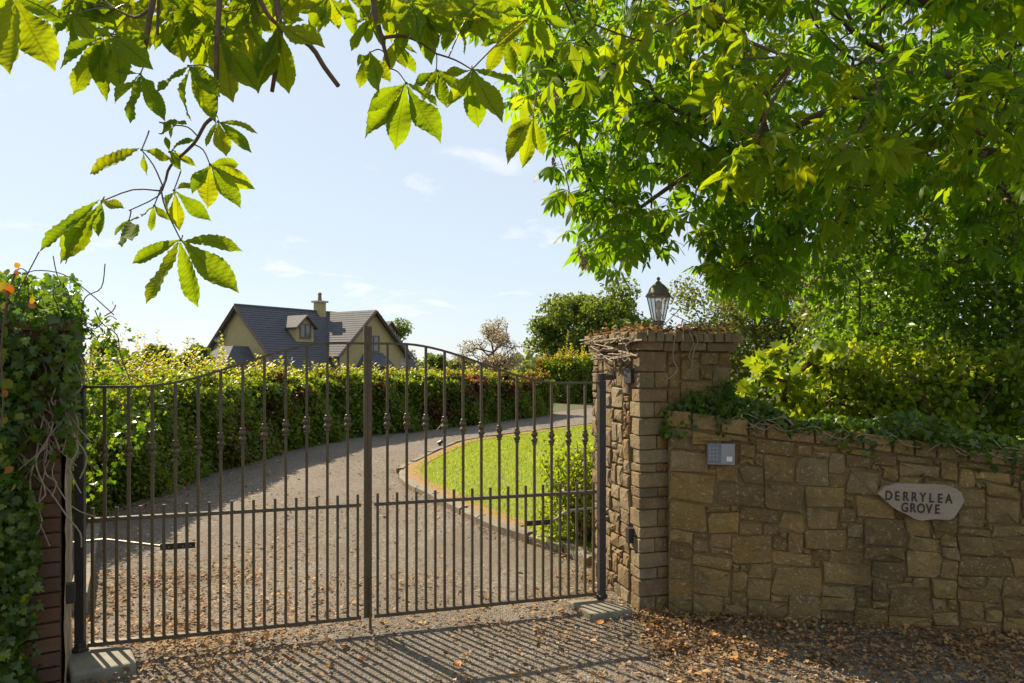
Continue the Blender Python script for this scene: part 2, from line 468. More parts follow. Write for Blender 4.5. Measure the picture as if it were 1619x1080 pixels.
HEDGE = np.array([(-4.35, 4.2), (-4.45, 6.0), (-4.55, 8.8), (-4.45, 11.8), (-4.05, 14.0), (-3.25, 15.8), (-1.7, 17.6), (-.3, 19.7), (1.26, 22.4)])
KERB = np.array([(.60, 5.55), (.42, 6.0), (-.08, 6.6), (-.62, 7.55), (-1.02, 8.35), (-1.44, 9.2), (-1.72, 10.2), (-1.66, 11.2), (-1.33, 13.1), (-.93, 14.4), (.61, 16.4), (2.3, 18.4), (4.2, 20.2), (7.5, 22.6), (13, 25.5)])
hl = smooth_line(HEDGE, 6); kl = smooth_line(KERB, 6)
def drive_mesh():
    n = 60
    def resample(P):
        d = np.concatenate([[0], np.cumsum(np.linalg.norm(np.diff(P, axis=0), axis=1))])
        t = np.linspace(0, d[-1], n)
        return np.stack([np.interp(t, d, P[:, 0]), np.interp(t, d, P[:, 1])], 1)
    left = np.concatenate([[(-9, -6), (-7, 0.), (-4.5, 3.2)], hl - np.array([.35, 0]), [(3.5, 26.2), (9, 29.5), (14, 31.5)]])
    right = np.concatenate([[(9, -6), (8, 0.), (5.4, 4.0), (1.6, 5.0)], kl])
    A = resample(left); B = resample(right)
    k = 12
    V = []
    for i in range(n):
        for j in range(k + 1):
            p = A[i] * (1 - j / k) + B[i] * j / k
            V.append((p[0], p[1], .004 + .006 * math.sin(p[0] * 3.1 + p[1] * 1.7) * math.sin(p[1] * 2.3) + .006))
    i = np.arange(n * (k + 1)).reshape(n, k + 1)
    F = np.stack([i[:-1, :-1], i[:-1, 1:], i[1:, 1:], i[1:, :-1]], -1).reshape(-1, 4)
    return mesh_np('driveway', V, F, smooth=True)
link('driveway', drive_mesh(), M['gravel'], label='curving gravel driveway running through the gate past the hedge', kind='structure')

# lawn: from the kerb line to the right
def strip_mesh(name, P, off0, off1, z0, z1, seg=4):
    P = np.asarray(P, float)
    T = np.gradient(P, axis=0); T /= np.linalg.norm(T, axis=1)[:, None]
    Nn = np.stack([T[:, 1], -T[:, 0]], 1)
    V = []
    for p, nn in zip(P, Nn):
        for j in range(seg + 1):
            t = j / seg
            q = p + nn * (off0 + (off1 - off0) * t)
            V.append((q[0], q[1], z0 + (z1 - z0) * t))
    n = len(P)
    i = np.arange(n * (seg + 1)).reshape(n, seg + 1)
    F = np.stack([i[:-1, :-1], i[:-1, 1:], i[1:, 1:], i[1:, :-1]], -1).reshape(-1, 4)
    return mesh_np(name, V, F, smooth=True)
def lawn_mesh():
    V = []; k = 14
    lk = kl
    for p in lk:
        for j in range(k + 1):
            t = (j / k)
            q = p * (1 - t) + np.array([16.0, max(p[1], 5.4) + .0]) * t
            V.append((q[0] + .08 * (1 - t), q[1], .065 + .05 * t))
    n = len(lk)
    i = np.arange(n * (k + 1)).reshape(n, k + 1)
    F = np.stack([i[:-1, :-1], i[:-1, 1:], i[1:, 1:], i[1:, :-1]], -1).reshape(-1, 4)
    return mesh_np('lawn', V, F, smooth=True)
link('lawn', lawn_mesh(), M['lawn'], label='bright sunlit lawn inside the kerb', kind='structure')
link('verge', strip_mesh('verge', kl[12:66], .10, .34, .078, .074), M['drygrass'], label='dry brown grass strip behind the kerb', kind='structure')

# kerb stones, one by one
kerb = link('kerb', None, None, None, (0, 0, 0), 'low concrete kerb curving round the lawn edge', None, None, 'structure')
dd = np.concatenate([[0], np.cumsum(np.linalg.norm(np.diff(kl, axis=0), axis=1))])
s = .0
while s < dd[-1] - 4:
    L = rng.uniform(.42, .6) if not 4.2 < s < 6.0 else rng.uniform(.16, .3)
    a = np.array([np.interp(s + .01, dd, kl[:, 0]), np.interp(s + .01, dd, kl[:, 1])])
    b = np.array([np.interp(s + L - .012, dd, kl[:, 0]), np.interp(s + L - .012, dd, kl[:, 1])])
    t = nrm(b - a); nn = np.array([t[1], -t[0]])
    h = rng.uniform(.085, .105); tilt = 0
    off = rng.normal(0, .006)
    if 4.2 < s < 6.0: h *= rng.uniform(.7, 1.1); off = rng.normal(0, .03); nn = nrm(nn + rng.normal(0, .18, 2))
    V = []
    for q, zz in ((0, -.05), (0, h - .02), (.03, h), (.11, h), (.12, -.05)):
        for e in (a, b):
            p = e + nn * (q + off)
            V.append((p[0], p[1], zz + rng.normal(0, .003)))
    F = [(0, 1, 3, 2), (2, 3, 5, 4), (4, 5, 7, 6), (6, 7, 9, 8), (0, 2, 4, 6, 8), (9, 7, 5, 3, 1)]
    MB().add(V, F).build('kerb_stone', M['concrete'], kerb)
    s += L
# concrete edging behind the near pillar
MB().add([(-2.92, 4.5, 0), (-2.80, 4.5, 0), (-4.16, 6.7, 0), (-4.04, 6.7, 0), (-2.92, 4.5, .16), (-2.80, 4.5, .16), (-4.16, 6.7, .10), (-4.04, 6.7, .10)],
         [(0, 1, 3, 2), (4, 6, 7, 5), (0, 4, 5, 1), (2, 3, 7, 6), (0, 2, 6, 4), (1, 5, 7, 3)]).build(
    'concrete_edging', M['concrete'], label='pale low concrete edging between hedge and drive behind the gate', kind='structure')

# ------------------------------------------------------------------ bulk leaves
def frames(d, n):
    """rotation matrices with local y along d, local z near n; arrays (k,3)"""
    d = d / np.linalg.norm(d, axis=1, keepdims=True)
    x = np.cross(d, n); x /= np.linalg.norm(x, axis=1, keepdims=True) + 1e-9
    z = np.cross(x, d)
    return np.stack([x, d, z], -1)
def scatter(tv, tf, Rm, T, S, uv=None, rnd=None):
    k, nv = len(T), len(tv)
    V = np.einsum('kij,vj->kvi', Rm, tv) * np.asarray(S).reshape(-1, 1, 1) + T[:, None, :]
    F = tf[None] + (np.arange(k) * nv)[:, None, None]
    r = np.repeat(rng.random(k) if rnd is None else rnd, nv)
    U = None if uv is None else np.tile(uv, (k, 1))
    return V.reshape(-1, 3), F.reshape(-1, tf.shape[1]), U, r
LEAF4 = (np.array([(0, 0, 0), (.36, .5, .10), (0, 1, -.05), (-.36, .5, .10)]), np.array([(0, 1, 2), (0, 2, 3)]))
LEAF6 = (np.array([(0, 0, 0), (.30, .28, .06), (.34, .62, .04), (0, 1.0, -.08), (-.34, .62, .04), (-.30, .28, .06), (0, .45, -.03)]),
         np.array([(0, 1, 6), (1, 2, 6), (2, 3, 6), (3, 4, 6), (4, 5, 6), (5, 0, 6)]))
def lobed(pts):
    V = [(0, .30, -.03)] + [(x, y, .05 * (abs(x) > .2)) for x, y in pts]
    n = len(pts)
    return np.array(V), np.array([(0, 1 + i, 1 + (i + 1) % n) for i in range(n)])
IVY = lobed([(0, 0), (.30, -.08), (.52, .22), (.24, .36), (.34, .66), (.12, .62), (0, 1.0), (-.12, .62), (-.34, .66), (-.24, .36), (-.52, .22), (-.30, -.08)])
SYC = lobed([(0, 0), (.35, .0), (.58, .28), (.36, .36), (.5, .78), (.22, .64), (0, 1.0), (-.22, .64), (-.5, .78), (-.36, .36), (-.58, .28), (-.35, .0)])

def rand_unit(k):
    v = rng.normal(size=(k, 3))
    return v / np.linalg.norm(v, axis=1, keepdims=True)

def leaf_cloud(name, tmpl, T, S, mat, parent=None, d=None, n=None, kind='stuff', **kw):
    k = len(T)
    if d is None: d = rand_unit(k) + np.array([0, 0, -.25])
    if n is None: n = rand_unit(k) * .9 + np.array([0, 0, .6])
    V, F, U, r = scatter(tmpl[0], tmpl[1], frames(d, n), T, S)
    base = np.array(wpos(parent)) if parent is not None else np.zeros(3)
    return link(name, mesh_np(name, V - base, F, rnd=r), mat, parent, None, kind=kind, **kw)

# ------------------------------------------------------------------ hedges
def hedge(line, thick, height, dens, size, label, shoots, name='beech_hedge', core=True):
    """line runs along the clipped face; the hedge body lies to the left of it"""
    P = np.asarray(line, float)
    T = np.gradient(P, axis=0); T /= np.linalg.norm(T, axis=1)[:, None]
    Nl = np.stack([-T[:, 1], T[:, 0]], 1)
    d = np.concatenate([[0], np.cumsum(np.linalg.norm(np.diff(P, axis=0), axis=1))])
    t = thing(name, (P[0, 0], P[0, 1], 0), label, 'hedge')
    L = d[-1]
    def pos(s, o):
        p = np.stack([np.interp(s, d, P[:, 0]), np.interp(s, d, P[:, 1])], -1)
        n = np.stack([np.interp(s, d, Nl[:, 0]), np.interp(s, d, Nl[:, 1])], -1)
        return p + n * o[:, None], n
    hfun = height if callable(height) else (lambda s: np.full_like(s, height))
    wob = lambda s, z: .07 * np.sin(s * 2.3 + z * 3) + .05 * np.sin(s * 5.1 + 1.3 + z * 5) + .03 * np.sin(s * 9.7 - z * 7)
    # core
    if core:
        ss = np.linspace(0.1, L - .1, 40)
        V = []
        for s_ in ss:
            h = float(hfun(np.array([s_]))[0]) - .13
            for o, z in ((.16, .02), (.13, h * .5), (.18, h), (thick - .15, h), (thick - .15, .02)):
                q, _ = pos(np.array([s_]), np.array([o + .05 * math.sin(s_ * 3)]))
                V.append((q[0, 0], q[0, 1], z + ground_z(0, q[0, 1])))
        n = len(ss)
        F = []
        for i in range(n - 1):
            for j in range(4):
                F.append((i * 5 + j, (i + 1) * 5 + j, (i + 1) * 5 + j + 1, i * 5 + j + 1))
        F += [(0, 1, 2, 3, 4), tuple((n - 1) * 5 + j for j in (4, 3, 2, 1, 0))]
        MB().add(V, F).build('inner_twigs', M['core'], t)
    # face leaves
    k = int(L * dens)
    s_ = rng.random(k) * L
    hh = hfun(s_)
    z = rng.random(k) ** .9 * hh
    o = wob(s_, z) + rng.exponential(.045, k) * rng.choice([-1, 1.6], k, p=[.45, .55]) - .02
    q, n = pos(s_, o)
    Tt = np.stack([q[:, 0], q[:, 1], z + .02 + ground_z(0, q[:, 1])], -1)
    outn = np.stack([-n[:, 0], -n[:, 1], np.full(k, .55)], -1) + rng.normal(0, .55, (k, 3))
    dd_ = np.stack([-n[:, 0], -n[:, 1], np.full(k, -.5)], -1) * .6 + rng.normal(0, .7, (k, 3))
    A = (Tt, dd_, outn)
    # top and end leaves
    k2 = int(L * dens * .8)
    s2 = rng.random(k2) * L
    h2 = hfun(s2)
    o2 = rng.random(k2) * thick
    q2, n2 = pos(s2, o2)
    z2 = h2 + wob(s2, o2) * .9 + rng.normal(0, .05, k2) + .05
    T2 = np.stack([q2[:, 0], q2[:, 1], z2 + ground_z(0, q2[:, 1])], -1)
    n2_ = rng.normal(0, .5, (k2, 3)) + np.array([0, 0, 1])
    d2_ = rng.normal(0, .7, (k2, 3)) + np.array([0, 0, .2])
    k3 = int(dens * thick * .8)
    k3 *= 2; end0 = np.arange(k3) % 2 == 0
    s3 = np.full(k3, L) + rng.normal(0, .06, k3)
    o3 = rng.random(k3) * thick
    q3, n3 = pos(np.where(end0, 0.0, L), o3)
    h3 = hfun(np.full(k3, L))
    T3 = np.stack([q3[:, 0] + T[-1, 0] * (s3 - L), q3[:, 1] + T[-1, 1] * (s3 - L) - end0 * .05, rng.random(k3) * h3 + ground_z(0, q3[:, 1])], -1)
    Ta = np.concatenate([Tt, T2, T3]); da = np.concatenate([dd_, d2_, rng.normal(0, 1, (k3, 3))]); na = np.concatenate([outn, n2_, rng.normal(0, .6, (k3, 3)) + np.array([T[-1, 0], T[-1, 1], .5])])
    dist = np.maximum(Ta[:, 1], 4)
    sz = size * rng.uniform(.6, 1.25, len(Ta)) * np.clip(dist / 9.0, .85, 1.5)
    leaf_cloud('foliage', LEAF4, Ta, sz, M['hedge'], t, da, na)
    # upright shoots on top, with their own leaves
    if shoots:
        kS = int(L * shoots)
        s4 = rng.random(kS) * L
        o4 = rng.random(kS) ** .8 * thick
        q4, _ = pos(s4, o4)
        ln = rng.gamma(2.4, .085, kS) + .06
        ln *= np.clip(.55 + .9 * o4 / thick, .4, 1.4) * np.interp(s4, [3, 7, 11], [1.3, 1.15, .6])
        lean = rng.normal(0, .22, (kS, 2))
        b0 = hfun(s4) + wob(s4, o4)
        Ts, ds, ns = [], [], []
        mb = MB()
        for i in range(kS):
            p0 = np.array([q4[i, 0], q4[i, 1], b0[i] + ground_z(0, q4[i, 1]) - .02])
            dr = np.array([lean[i, 0], lean[i, 1], 1.0])
            p1 = p0 + dr * ln[i]
            if i % 2 == 0: mb.tube([p0, p1], [.003, .0015], 3, False)
            nl = int(4 + ln[i] * 22)
            for j in range(nl):
                f = (j + .5) / nl
                Ts.append(p0 + dr * ln[i] * f)
                a = j * 2.4 + i
                ds.append((math.cos(a), math.sin(a), .7)); ns.append((-math.cos(a) * .6 + rng.normal(0, .3), -math.sin(a) * .6 + rng.normal(0, .3), 1))
        Ts = np.array(Ts)
        leaf_cloud('shoot_leaves', LEAF4, Ts, size * rng.uniform(.55, 1.1, len(Ts)) * np.clip(Ts[:, 1] / 9, .85, 1.6), M['shoot'], t, np.array(ds), np.array(ns))
        mb.build('shoot_stems', M['twig'], t, kind='stuff')
    return t
hz = lambda s: 1.37 - .012 * s - .05 * np.clip((s - 14) / 4, 0, 1)
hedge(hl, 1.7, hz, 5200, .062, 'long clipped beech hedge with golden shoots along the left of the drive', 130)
far_line = smooth_line(np.array([(9.0, 33.0), (6.2, 31.2), (3.6, 29.6), (2.55, 28.6)])[::-1], 6)
hedge(far_line, 2.0, 1.75, 1500, .075, 'short golden topped hedge beyond the bend of the drive', 40)

# ------------------------------------------------------------------ grass blades
k = 150000
x = rng.uniform(-1.8, 7, k); y = rng.uniform(5.4, 24, k)
kerb_x = np.interp(y, kl[:, 1], kl[:, 0])
# right edge of the kerb curve: keep points to the right of it
ok = np.array([True] * k)
order = np.argsort(kl[:, 1])
kerb_x = np.interp(y, kl[order, 1], kl[order, 0])
ok = (x > kerb_x + .22)
x, y, kx = x[ok], y[ok], kerb_x[ok]
t_ = np.clip((x - kx) / (16 - kx), 0, 1)
T = np.stack([x, y, .06 + .05 * t_], -1)
BL = (np.array([(-.14, 0, 0), (.14, 0, 0), (.05, .62, .10), (0, 1, .26)]), np.array([(0, 1, 2), (0, 2, 3)]))
d = rng.normal(0, .35, (len(T), 3)); d[:, 2] = 1
nn = rng.normal(0, 1, (len(T), 3)); nn[:, 2] = 0
leaf_cloud('lawn_grass', BL, T, rng.uniform(.022, .055, len(T)), M['grass'], None, d, nn, label='short bright grass blades covering the lawn')

# ------------------------------------------------------------------ leaf litter
DRY = (np.array([(0, 0, 0), (.30, .35, .16), (.20, .8, .10), (0, 1.05, .2), (-.22, .75, .14), (-.28, .3, .10), (0, .5, -.02)]), LEAF6[1])
DRY4 = (np.array([(0, 0, 0), (.34, .45, .16), (0, 1.05, .12), (-.32, .5, .10)]), np.array([(0, 1, 2), (0, 2, 3)]))
def litter():
    k = 300000
    x = rng.uniform(-4.6, 5.6, k); y = np.where(rng.random(k) < .55, rng.uniform(2.6, 5.4, k), rng.uniform(5.0, 12.5, k))
    w = np.zeros(k)
    from mathutils import noise as mn
    # density: thick against the wall, at the gate line, along both sides of the drive; thin in the wheel tracks
    wl = 4.53 - .169 * (x - 1.04)
    w += np.where(x > .8, 2.6 * np.exp(-np.clip(wl - y, 0, 9) / .62), 0)
    gl = 4.66 + .289 * (x - .611)
    w += .22 * np.exp(-((y - gl) / .45) ** 2) * (np.sin(x * 2.3) * .5 + .7)
    hx = np.interp(y, hl[:, 1], hl[:, 0])
    w += np.where(y > 4.2, .75 * np.exp(-np.clip(x - hx, 0, 9) / .75), 0)
    kx = np.interp(y, kl[order, 1], kl[order, 0])
    w += np.where(y > 5.2, .5 * np.exp(-np.clip(kx - x, 0, 9) / .6), 0)
    w += .10 + .10 * (y < 4.4)
    nz = np.array([mn.noise(Vector((a * .8, b * .8, 0))) + .6 * mn.noise(Vector((a * 2.6, b * 2.6, 3))) for a, b in zip(x, y)])
    w *= np.clip(.75 + 1.5 * nz, .04, 2.4)
    w += .5 * np.exp(-((x + 2.6) / .9) ** 2) * (y > 4.0) * np.clip((9.2 - y) / 3.2, 0, 1) * np.clip(.6 + nz, .1, 1.5)
    w *= np.clip(1.2 - (y - 5.5) * .13, .22, 1.2)
    w = np.where((x > .8) & (wl - y < .7), np.maximum(w, 1.1), w)
    keep = rng.random(k) < w * .55
    keep &= ~((x > .8) & (y > wl - .01)) & (x > hx - .1) & ~((y > 5.2) & (x > kx + .1))
    x, y = x[keep], y[keep]
    T = np.stack([x, y, np.full(len(x), .022) + rng.exponential(.008, len(x))], -1)
    d = rng.normal(0, 1, (len(T), 3)); d[:, 2] *= .25
    n = rng.normal(0, .45, (len(T), 3)); n[:, 2] = 1
    S = rng.gamma(2.2, .0066, len(T)) + .008
    leaf_cloud('leaf_litter', DRY4, T, np.clip(S, .009, .055), M['litter'], None, d, n, label='brown dry leaf litter scattered over the gravel')
litter()

# ------------------------------------------------------------------ stonework
def stone_mesh(poly, P3, proud, inset=.008, rough=.006):
    """poly: (n,2) outline in the face; P3(u,v,h) -> world point"""
    n = len(poly)
    c = poly.mean(0)
    V = []
    for (u, v) in poly: V.append(P3(u, v, -.012))
    for (u, v) in poly: V.append(P3(u, v, proud - inset * .9 + rng.normal(0, rough * .3)))
    for (u, v) in poly:
        dv = c - (u, v); l = np.linalg.norm(dv)
        q = np.array((u, v)) + dv / l * min(inset * 1.5, l * .3)
        V.append(P3(q[0], q[1], proud + rng.normal(0, rough)))
    V.append(P3(c[0], c[1], proud + abs(rng.normal(0, rough)) * 1.6))
    F = []
    for i in range(n):
        j = (i + 1) % n
        F += [(i, j, n + j, n + i), (n + i, n + j, 2 * n + j, 2 * n + i), (2 * n + i, 2 * n + j, 3 * n)]
    return V, F
def outline(u0, v0, u1, v1, g, jit):
    u0 += g; v0 += g; u1 -= g; v1 -= g
    w, h = u1 - u0, v1 - v0
    c = min(w, h) * .09
    pts = [(u0 + c, v0), (u1 - c, v0), (u1, v0 + c), (u1, v1 - c), (u1 - c, v1), (u0 + c, v1), (u0, v1 - c), (u0, v0 + c)]
    p = np.array(pts) + rng.normal(0, jit, (8, 2))
    p[:, 0] = np.clip(p[:, 0], u0 - g * .7, u1 + g * .7)
    p[:, 1] = np.clip(p[:, 1], v0 - g * .5, v1 + g * .5)
    return p
def pack(W, H, sizes, pr):
    occ = np.zeros((H, W), bool); R_ = []
    pr = np.array(pr, float); pr /= pr.sum()
    for y in range(H):
        for x in range(W):
            if occ[y, x]: continue
            for _ in range(12):
                w, h = sizes[rng.choice(len(sizes), p=pr)]
                if x + w <= W and y + h <= H and not occ[y:y + h, x:x + w].any(): break
            else:
                w = h = 1
                while x + w < W and w < 4 and not occ[y, x + w] and rng.random() < .8: w += 1
            occ[y:y + h, x:x + w] = True
            R_.append((x, y, w, h))
    return R_

# ---- right wing wall with its name plate
WA = np.array([1.04, 4.53]); WU = nrm((1, -.169)); WN = np.array([WU[1], -WU[0]])      # WN faces the camera
def wall_top(u): return 1.245 - .107 * u * .98 - .0
WLEN = 4.4
def wallP(u, v, h):
    """u along the wall, v 0..1 of its height below the capping, h outwards"""
    e = max(0.0, min(1.0, 5 * v * (1.02 - v))) * min(1.0, max(0.0, u * 6))
    u_ = u + e * (.008 * math.sin(v * 17 + u * 4) + .005 * math.sin(v * 33 - u * 11))
    v_ = v + e * (.007 * math.sin(u * 8 + v * 6) + .005 * math.sin(u * 19 - v * 11) + .003 * math.sin(u * 41))
    z = v_ * wall_top(u) + .004 * math.sin(u * 7)
    p = WA + WU * u_ + WN * h
    return (p[0], p[1], z)
wall = thing('stone_wall', (WA[0] + WU[0] * 1.5, WA[1] + WU[1] * 1.5, 0), 'low brown stone boundary wall to the right of the gate pillar', 'wall')
V = []
for u in (.0, WLEN):
    for h in (-.0075, -.36):
        for v in (-.03, 1.085):
            V.append(wallP(u, v, h))
MB().add(V, [(0, 1, 5, 4), (2, 6, 7, 3), (0, 2, 3, 1), (4, 5, 7, 6), (1, 3, 7, 5), (0, 4, 6, 2)]).build('mortar_core', M['mortar'], wall)
CW = .050; NV = 26
WCOLS = 63
sizes = [(6, 4), (5, 4), (4, 4), (6, 3), (5, 3), (4, 3), (3, 3), (4, 2), (5, 2), (3, 2), (2, 2), (3, 1), (4, 1), (2, 3)]
for (x, y, w, h) in pack(WCOLS, NV, sizes, [4, 5, 4, 4, 5, 5, 4, 5, 4, 4, 3, 1.2, 1.2, 2]):
    u0, u1 = x * CW + .001, (x + w) * CW + .001
    po = outline(u0, y / NV * 1.2, u1, (y + h) / NV * 1.2, .0030, .010)
    po[:, 1] /= 1.2
    Vs, Fs = stone_mesh(po, wallP, rng.uniform(.001, .015), .005, .0045)
    MB().add(Vs, Fs).build('stone', M['stone'], wall)
u = -.02
while u < WCOLS * CW - .1:                      # capping course of squared stones on edge
    w = rng.uniform(.11, .19)
    V = []
    for uu in (u + .006, u + w - .006):
        for h in (.02 + rng.normal(0, .006), -.34):
            for v in (1.008, 1.088 + rng.normal(0, .006)):
                V.append(wallP(uu, v, h))
    o = MB().add(V, [(0, 1, 5, 4), (2, 6, 7, 3), (0, 2, 3, 1), (4, 5, 7, 6), (1, 3, 7, 5), (0, 4, 6, 2)]).build('cap_stone', M['stone'], wall)
    bv = o.modifiers.new('bevel', 'BEVEL'); bv.width = .008; bv.segments = 2
    u += w

# ---- right pillar
GU = nrm((3.008, .870)); GN = np.array([GU[1], -GU[0]])       # along the gate, towards the camera
PC = np.array([.855, 4.556])
PW, PD, PH = .70, .80, 1.752
def frontP(u, v, h):
    p = PC + GU * u + GN * h; return (p[0], p[1], v)
def sideP(u, v, h):                                               # u runs back from the front corner
    p = PC - GN * u - GU * h; return (p[0], p[1], v)
pil = thing('gate_pillar', (*(PC + GU * PW / 2 - GN * PD / 2), 0), 'square stone gate pillar carrying the lantern beside the wall', 'pillar')
pc = PC + GU * PW / 2 - GN * PD / 2
ax = (Vector((*GU, 0)), Vector((*(-GN), 0)), Vector((0, 0, 1)))
MB().box((*pc, PH / 2 - .02), PW - .024, PD - .024, PH + .04, ax).build('mortar_core', M['mortar'], pil)
cw = .05
# quoins: courses that turn the corner, each a block seen on both faces
z = 0.0; i = 0
while z < PH - .04:
    h = min(rng.uniform(.055, .12), PH - z)
    if PH - z - h < .05: h = PH - z
    a, b = (.20, .10) if i % 2 else (.115, .13)
    a += rng.uniform(-.015, .015); b += rng.uniform(-.012, .012)
    pr = rng.uniform(.004, .014)
    V = []
    c0 = PC + GN * pr - GU * pr
    for zz in (z + .005, z + h - .005):
        for q in (c0, c0 + GU * (a + pr), c0 + GU * (a + pr) - GN * (.06), c0 - GN * (b + pr) + GU * .06, c0 - GN * (b + pr)):
            V.append((q[0] + rng.normal(0, .002), q[1] + rng.normal(0, .002), zz + rng.normal(0, .002)))
    o = MB().add(V, [(4, 3, 2, 1, 0), (5, 6, 7, 8, 9), (0, 1, 6, 5), (1, 2, 7, 6), (2, 3, 8, 7), (3, 4, 9, 8), (4, 0, 5, 9)]).build('quoin_stone', M['pillar_stone'], pil)
    bv = o.modifiers.new('bevel', 'BEVEL'); bv.width = .004; bv.segments = 2
    if a < .17:
        Vs, Fs = stone_mesh(outline(a + pr * .3, z, .212, z + h, .004, .002), frontP, rng.uniform(.003, .012), .006, .003)
        MB().add(Vs, Fs).build('stone', M['stone'], pil)
    z += h; i += 1
sz1 = [(2, 2), (3, 2), (3, 3), (2, 3), (4, 3), (1, 2), (2, 1), (3, 4), (1, 1)]
for (x, y, w, h) in pack(13, 35, sz1, [4, 4, 4, 4, 2, 2, 2, 2, 1]):
    u0 = .152 + x * cw; Vs, Fs = stone_mesh(outline(u0, y * .05, u0 + w * cw, (y + h) * .05, .005, .005), lambda a, b, c: sideP(a, b, c), rng.uniform(.0, .015), .007, .0045)
    Fs = [f[::-1] for f in Fs]
    MB().add(Vs, Fs).build('stone', M['pillar_stone'], pil)
sz2 = [(4, 3), (3, 3), (5, 3), (4, 2), (3, 2), (2, 2), (2, 3), (5, 4)]
for (x, y, w, h) in pack(10, 35, sz2, [4, 4, 3, 4, 4, 2, 2, 3]):
    u0 = .205 + x * .0495
    if y < 20 and u0 > .5: continue             # buried behind the wall's end
    Vs, Fs = stone_mesh(outline(u0, y * .05, u0 + w * .0495, (y + h) * .05, .005, .004), frontP, rng.uniform(.0, .014), .007, .004)
    MB().add(Vs, Fs).build('stone', M['stone'], pil)
# cap: a projecting course of flat stones, then bricks on edge
def ring_course(z0, z1, over, wmin, wmax, name, mat):
    for face in (0, 1, 2, 3):
        L = (PW if face in (0, 2) else PD) + 2 * over
        u = 0.0
        while u < L - .02:
            w = rng.uniform(wmin, wmax)
            if L - u - w < wmin * .7: w = L - u
            o0 = {0: PC - GU * over + GN * over, 1: PC - GU * over - GN * (PD + over), 2: PC + GU * (PW + over) - GN * (PD + over), 3: PC + GU * (PW + over) + GN * over}[face]
            du = {0: GU, 1: GN, 2: -GU, 3: -GN}[face]
            dn = {0: -GN, 1: GU, 2: GN, 3: -GU}[face]
            jo = rng.normal(0, .006)
            dep = .12 if face in (1, 3) else .12
            uu0, uu1 = u + .004, u + w - .004
            if face in (1, 3): uu0 = max(uu0, .124); uu1 = min(uu1, L - .124)
            if uu1 - uu0 > .015:
                V = []
                for zz in (z0 + rng.normal(0, .002), z1 + rng.normal(0, .005)):
                    for q in (o0 + du * uu0 + dn * jo, o0 + du * uu1 + dn * jo, o0 + du * uu1 + dn * dep, o0 + du * uu0 + dn * dep):
                        V.append((q[0], q[1], zz))
                o = MB().add(V, [(3, 2, 1, 0), (4, 5, 6, 7), (0, 1, 5, 4), (1, 2, 6, 5), (2, 3, 7, 6), (3, 0, 4, 7)]).build(name, mat, pil)
                bv = o.modifiers.new('bevel', 'BEVEL'); bv.width = .006; bv.segments = 2
            u += w
ring_course(PH + .003, PH + .058, .028, .10, .2, 'cap_stone', M['pillar_stone'])
ring_course(PH + .062, PH + .128, .058, .055, .085, 'cap_brick', M['pillar_stone'])
MB().box((*pc, PH + .055), PW - .12, PD - .12, .118, ax).build('cap_fill', M['mortar'], pil)

# ---- left pillar of brick with a rendered edge
LC = np.array([-2.277, 3.45]); LU = np.array([-.866, -.5]); LB = np.array([-.5, .866])    # along the front face (leftwards), backwards
LN = -LB
def lfront(u, v, h):
    p = LC + LU * u + LN * h; return (p[0], p[1], v)
lp = thing('brick_pillar', (*(LC + LU * .38 + LB * .3), 0), 'dark red brick gate pillar with flaking cream edge under ivy', 'pillar')
lax = (Vector((*LU, 0)), Vector((*LB, 0)), Vector((0, 0, 1)))
c = LC + LU * .38 + LB * .31
MB().box((*c, .90), .756, .58, 1.84, lax).build('mortar_core', M['mortar'], lp)
c = LC - LU * .012 + LB * .305
nz_ = 26
V = []; F = []
for i in range(nz_ + 1):                       # uneven flaking render on the gate-side edge
    for j in range(5):
        b = .0 + .61 * j / 4
        q = LC - LU * (.010 + rng.uniform(0, .010)) + LB * (b - (.012 * rng.random() if j == 0 else 0))
        V.append((q[0], q[1], -.02 + 1.84 * i / nz_))
for i in range(nz_):
    for j in range(4):
        F.append((i * 5 + j, i * 5 + j + 1, (i + 1) * 5 + j + 1, (i + 1) * 5 + j))
MB().add(V, F).build('render_edge', M['render'], lp)
zr = 0.0; row = 0
while zr < 1.78:
    u = .004 - (.11 if row % 2 else 0)
    while u < .75:
        a, b = max(u, .004), min(u + .215, .756)
        if b - a > .03:
            pr = rng.uniform(.006, .014)
            V = []
            for zz in (zr + .004, zr + .066):
                for (uu, hh) in ((a, pr), (b, pr), (b, -.04), (a, -.04)):
                    V.append(lfront(uu + rng.normal(0, .0015), zz, hh))
            MB().add(V, [(0, 1, 2, 3), (7, 6, 5, 4), (4, 5, 1, 0), (5, 6, 2, 1), (6, 7, 3, 2), (7, 4, 0, 3)]).build('brick', M['brick'], lp)
        u += .225
    zr += .075; row += 1
for k_, (z0, z1, ov) in enumerate(((1.785, 1.83, .03), (1.832, 1.885, .06))):
    MB().box((*(LC + LU * .38 + LB * .305), (z0 + z1) / 2), .76 + 2 * ov, .61 + 2 * ov, z1 - z0, lax).build('cap_course', M['brick'], lp)

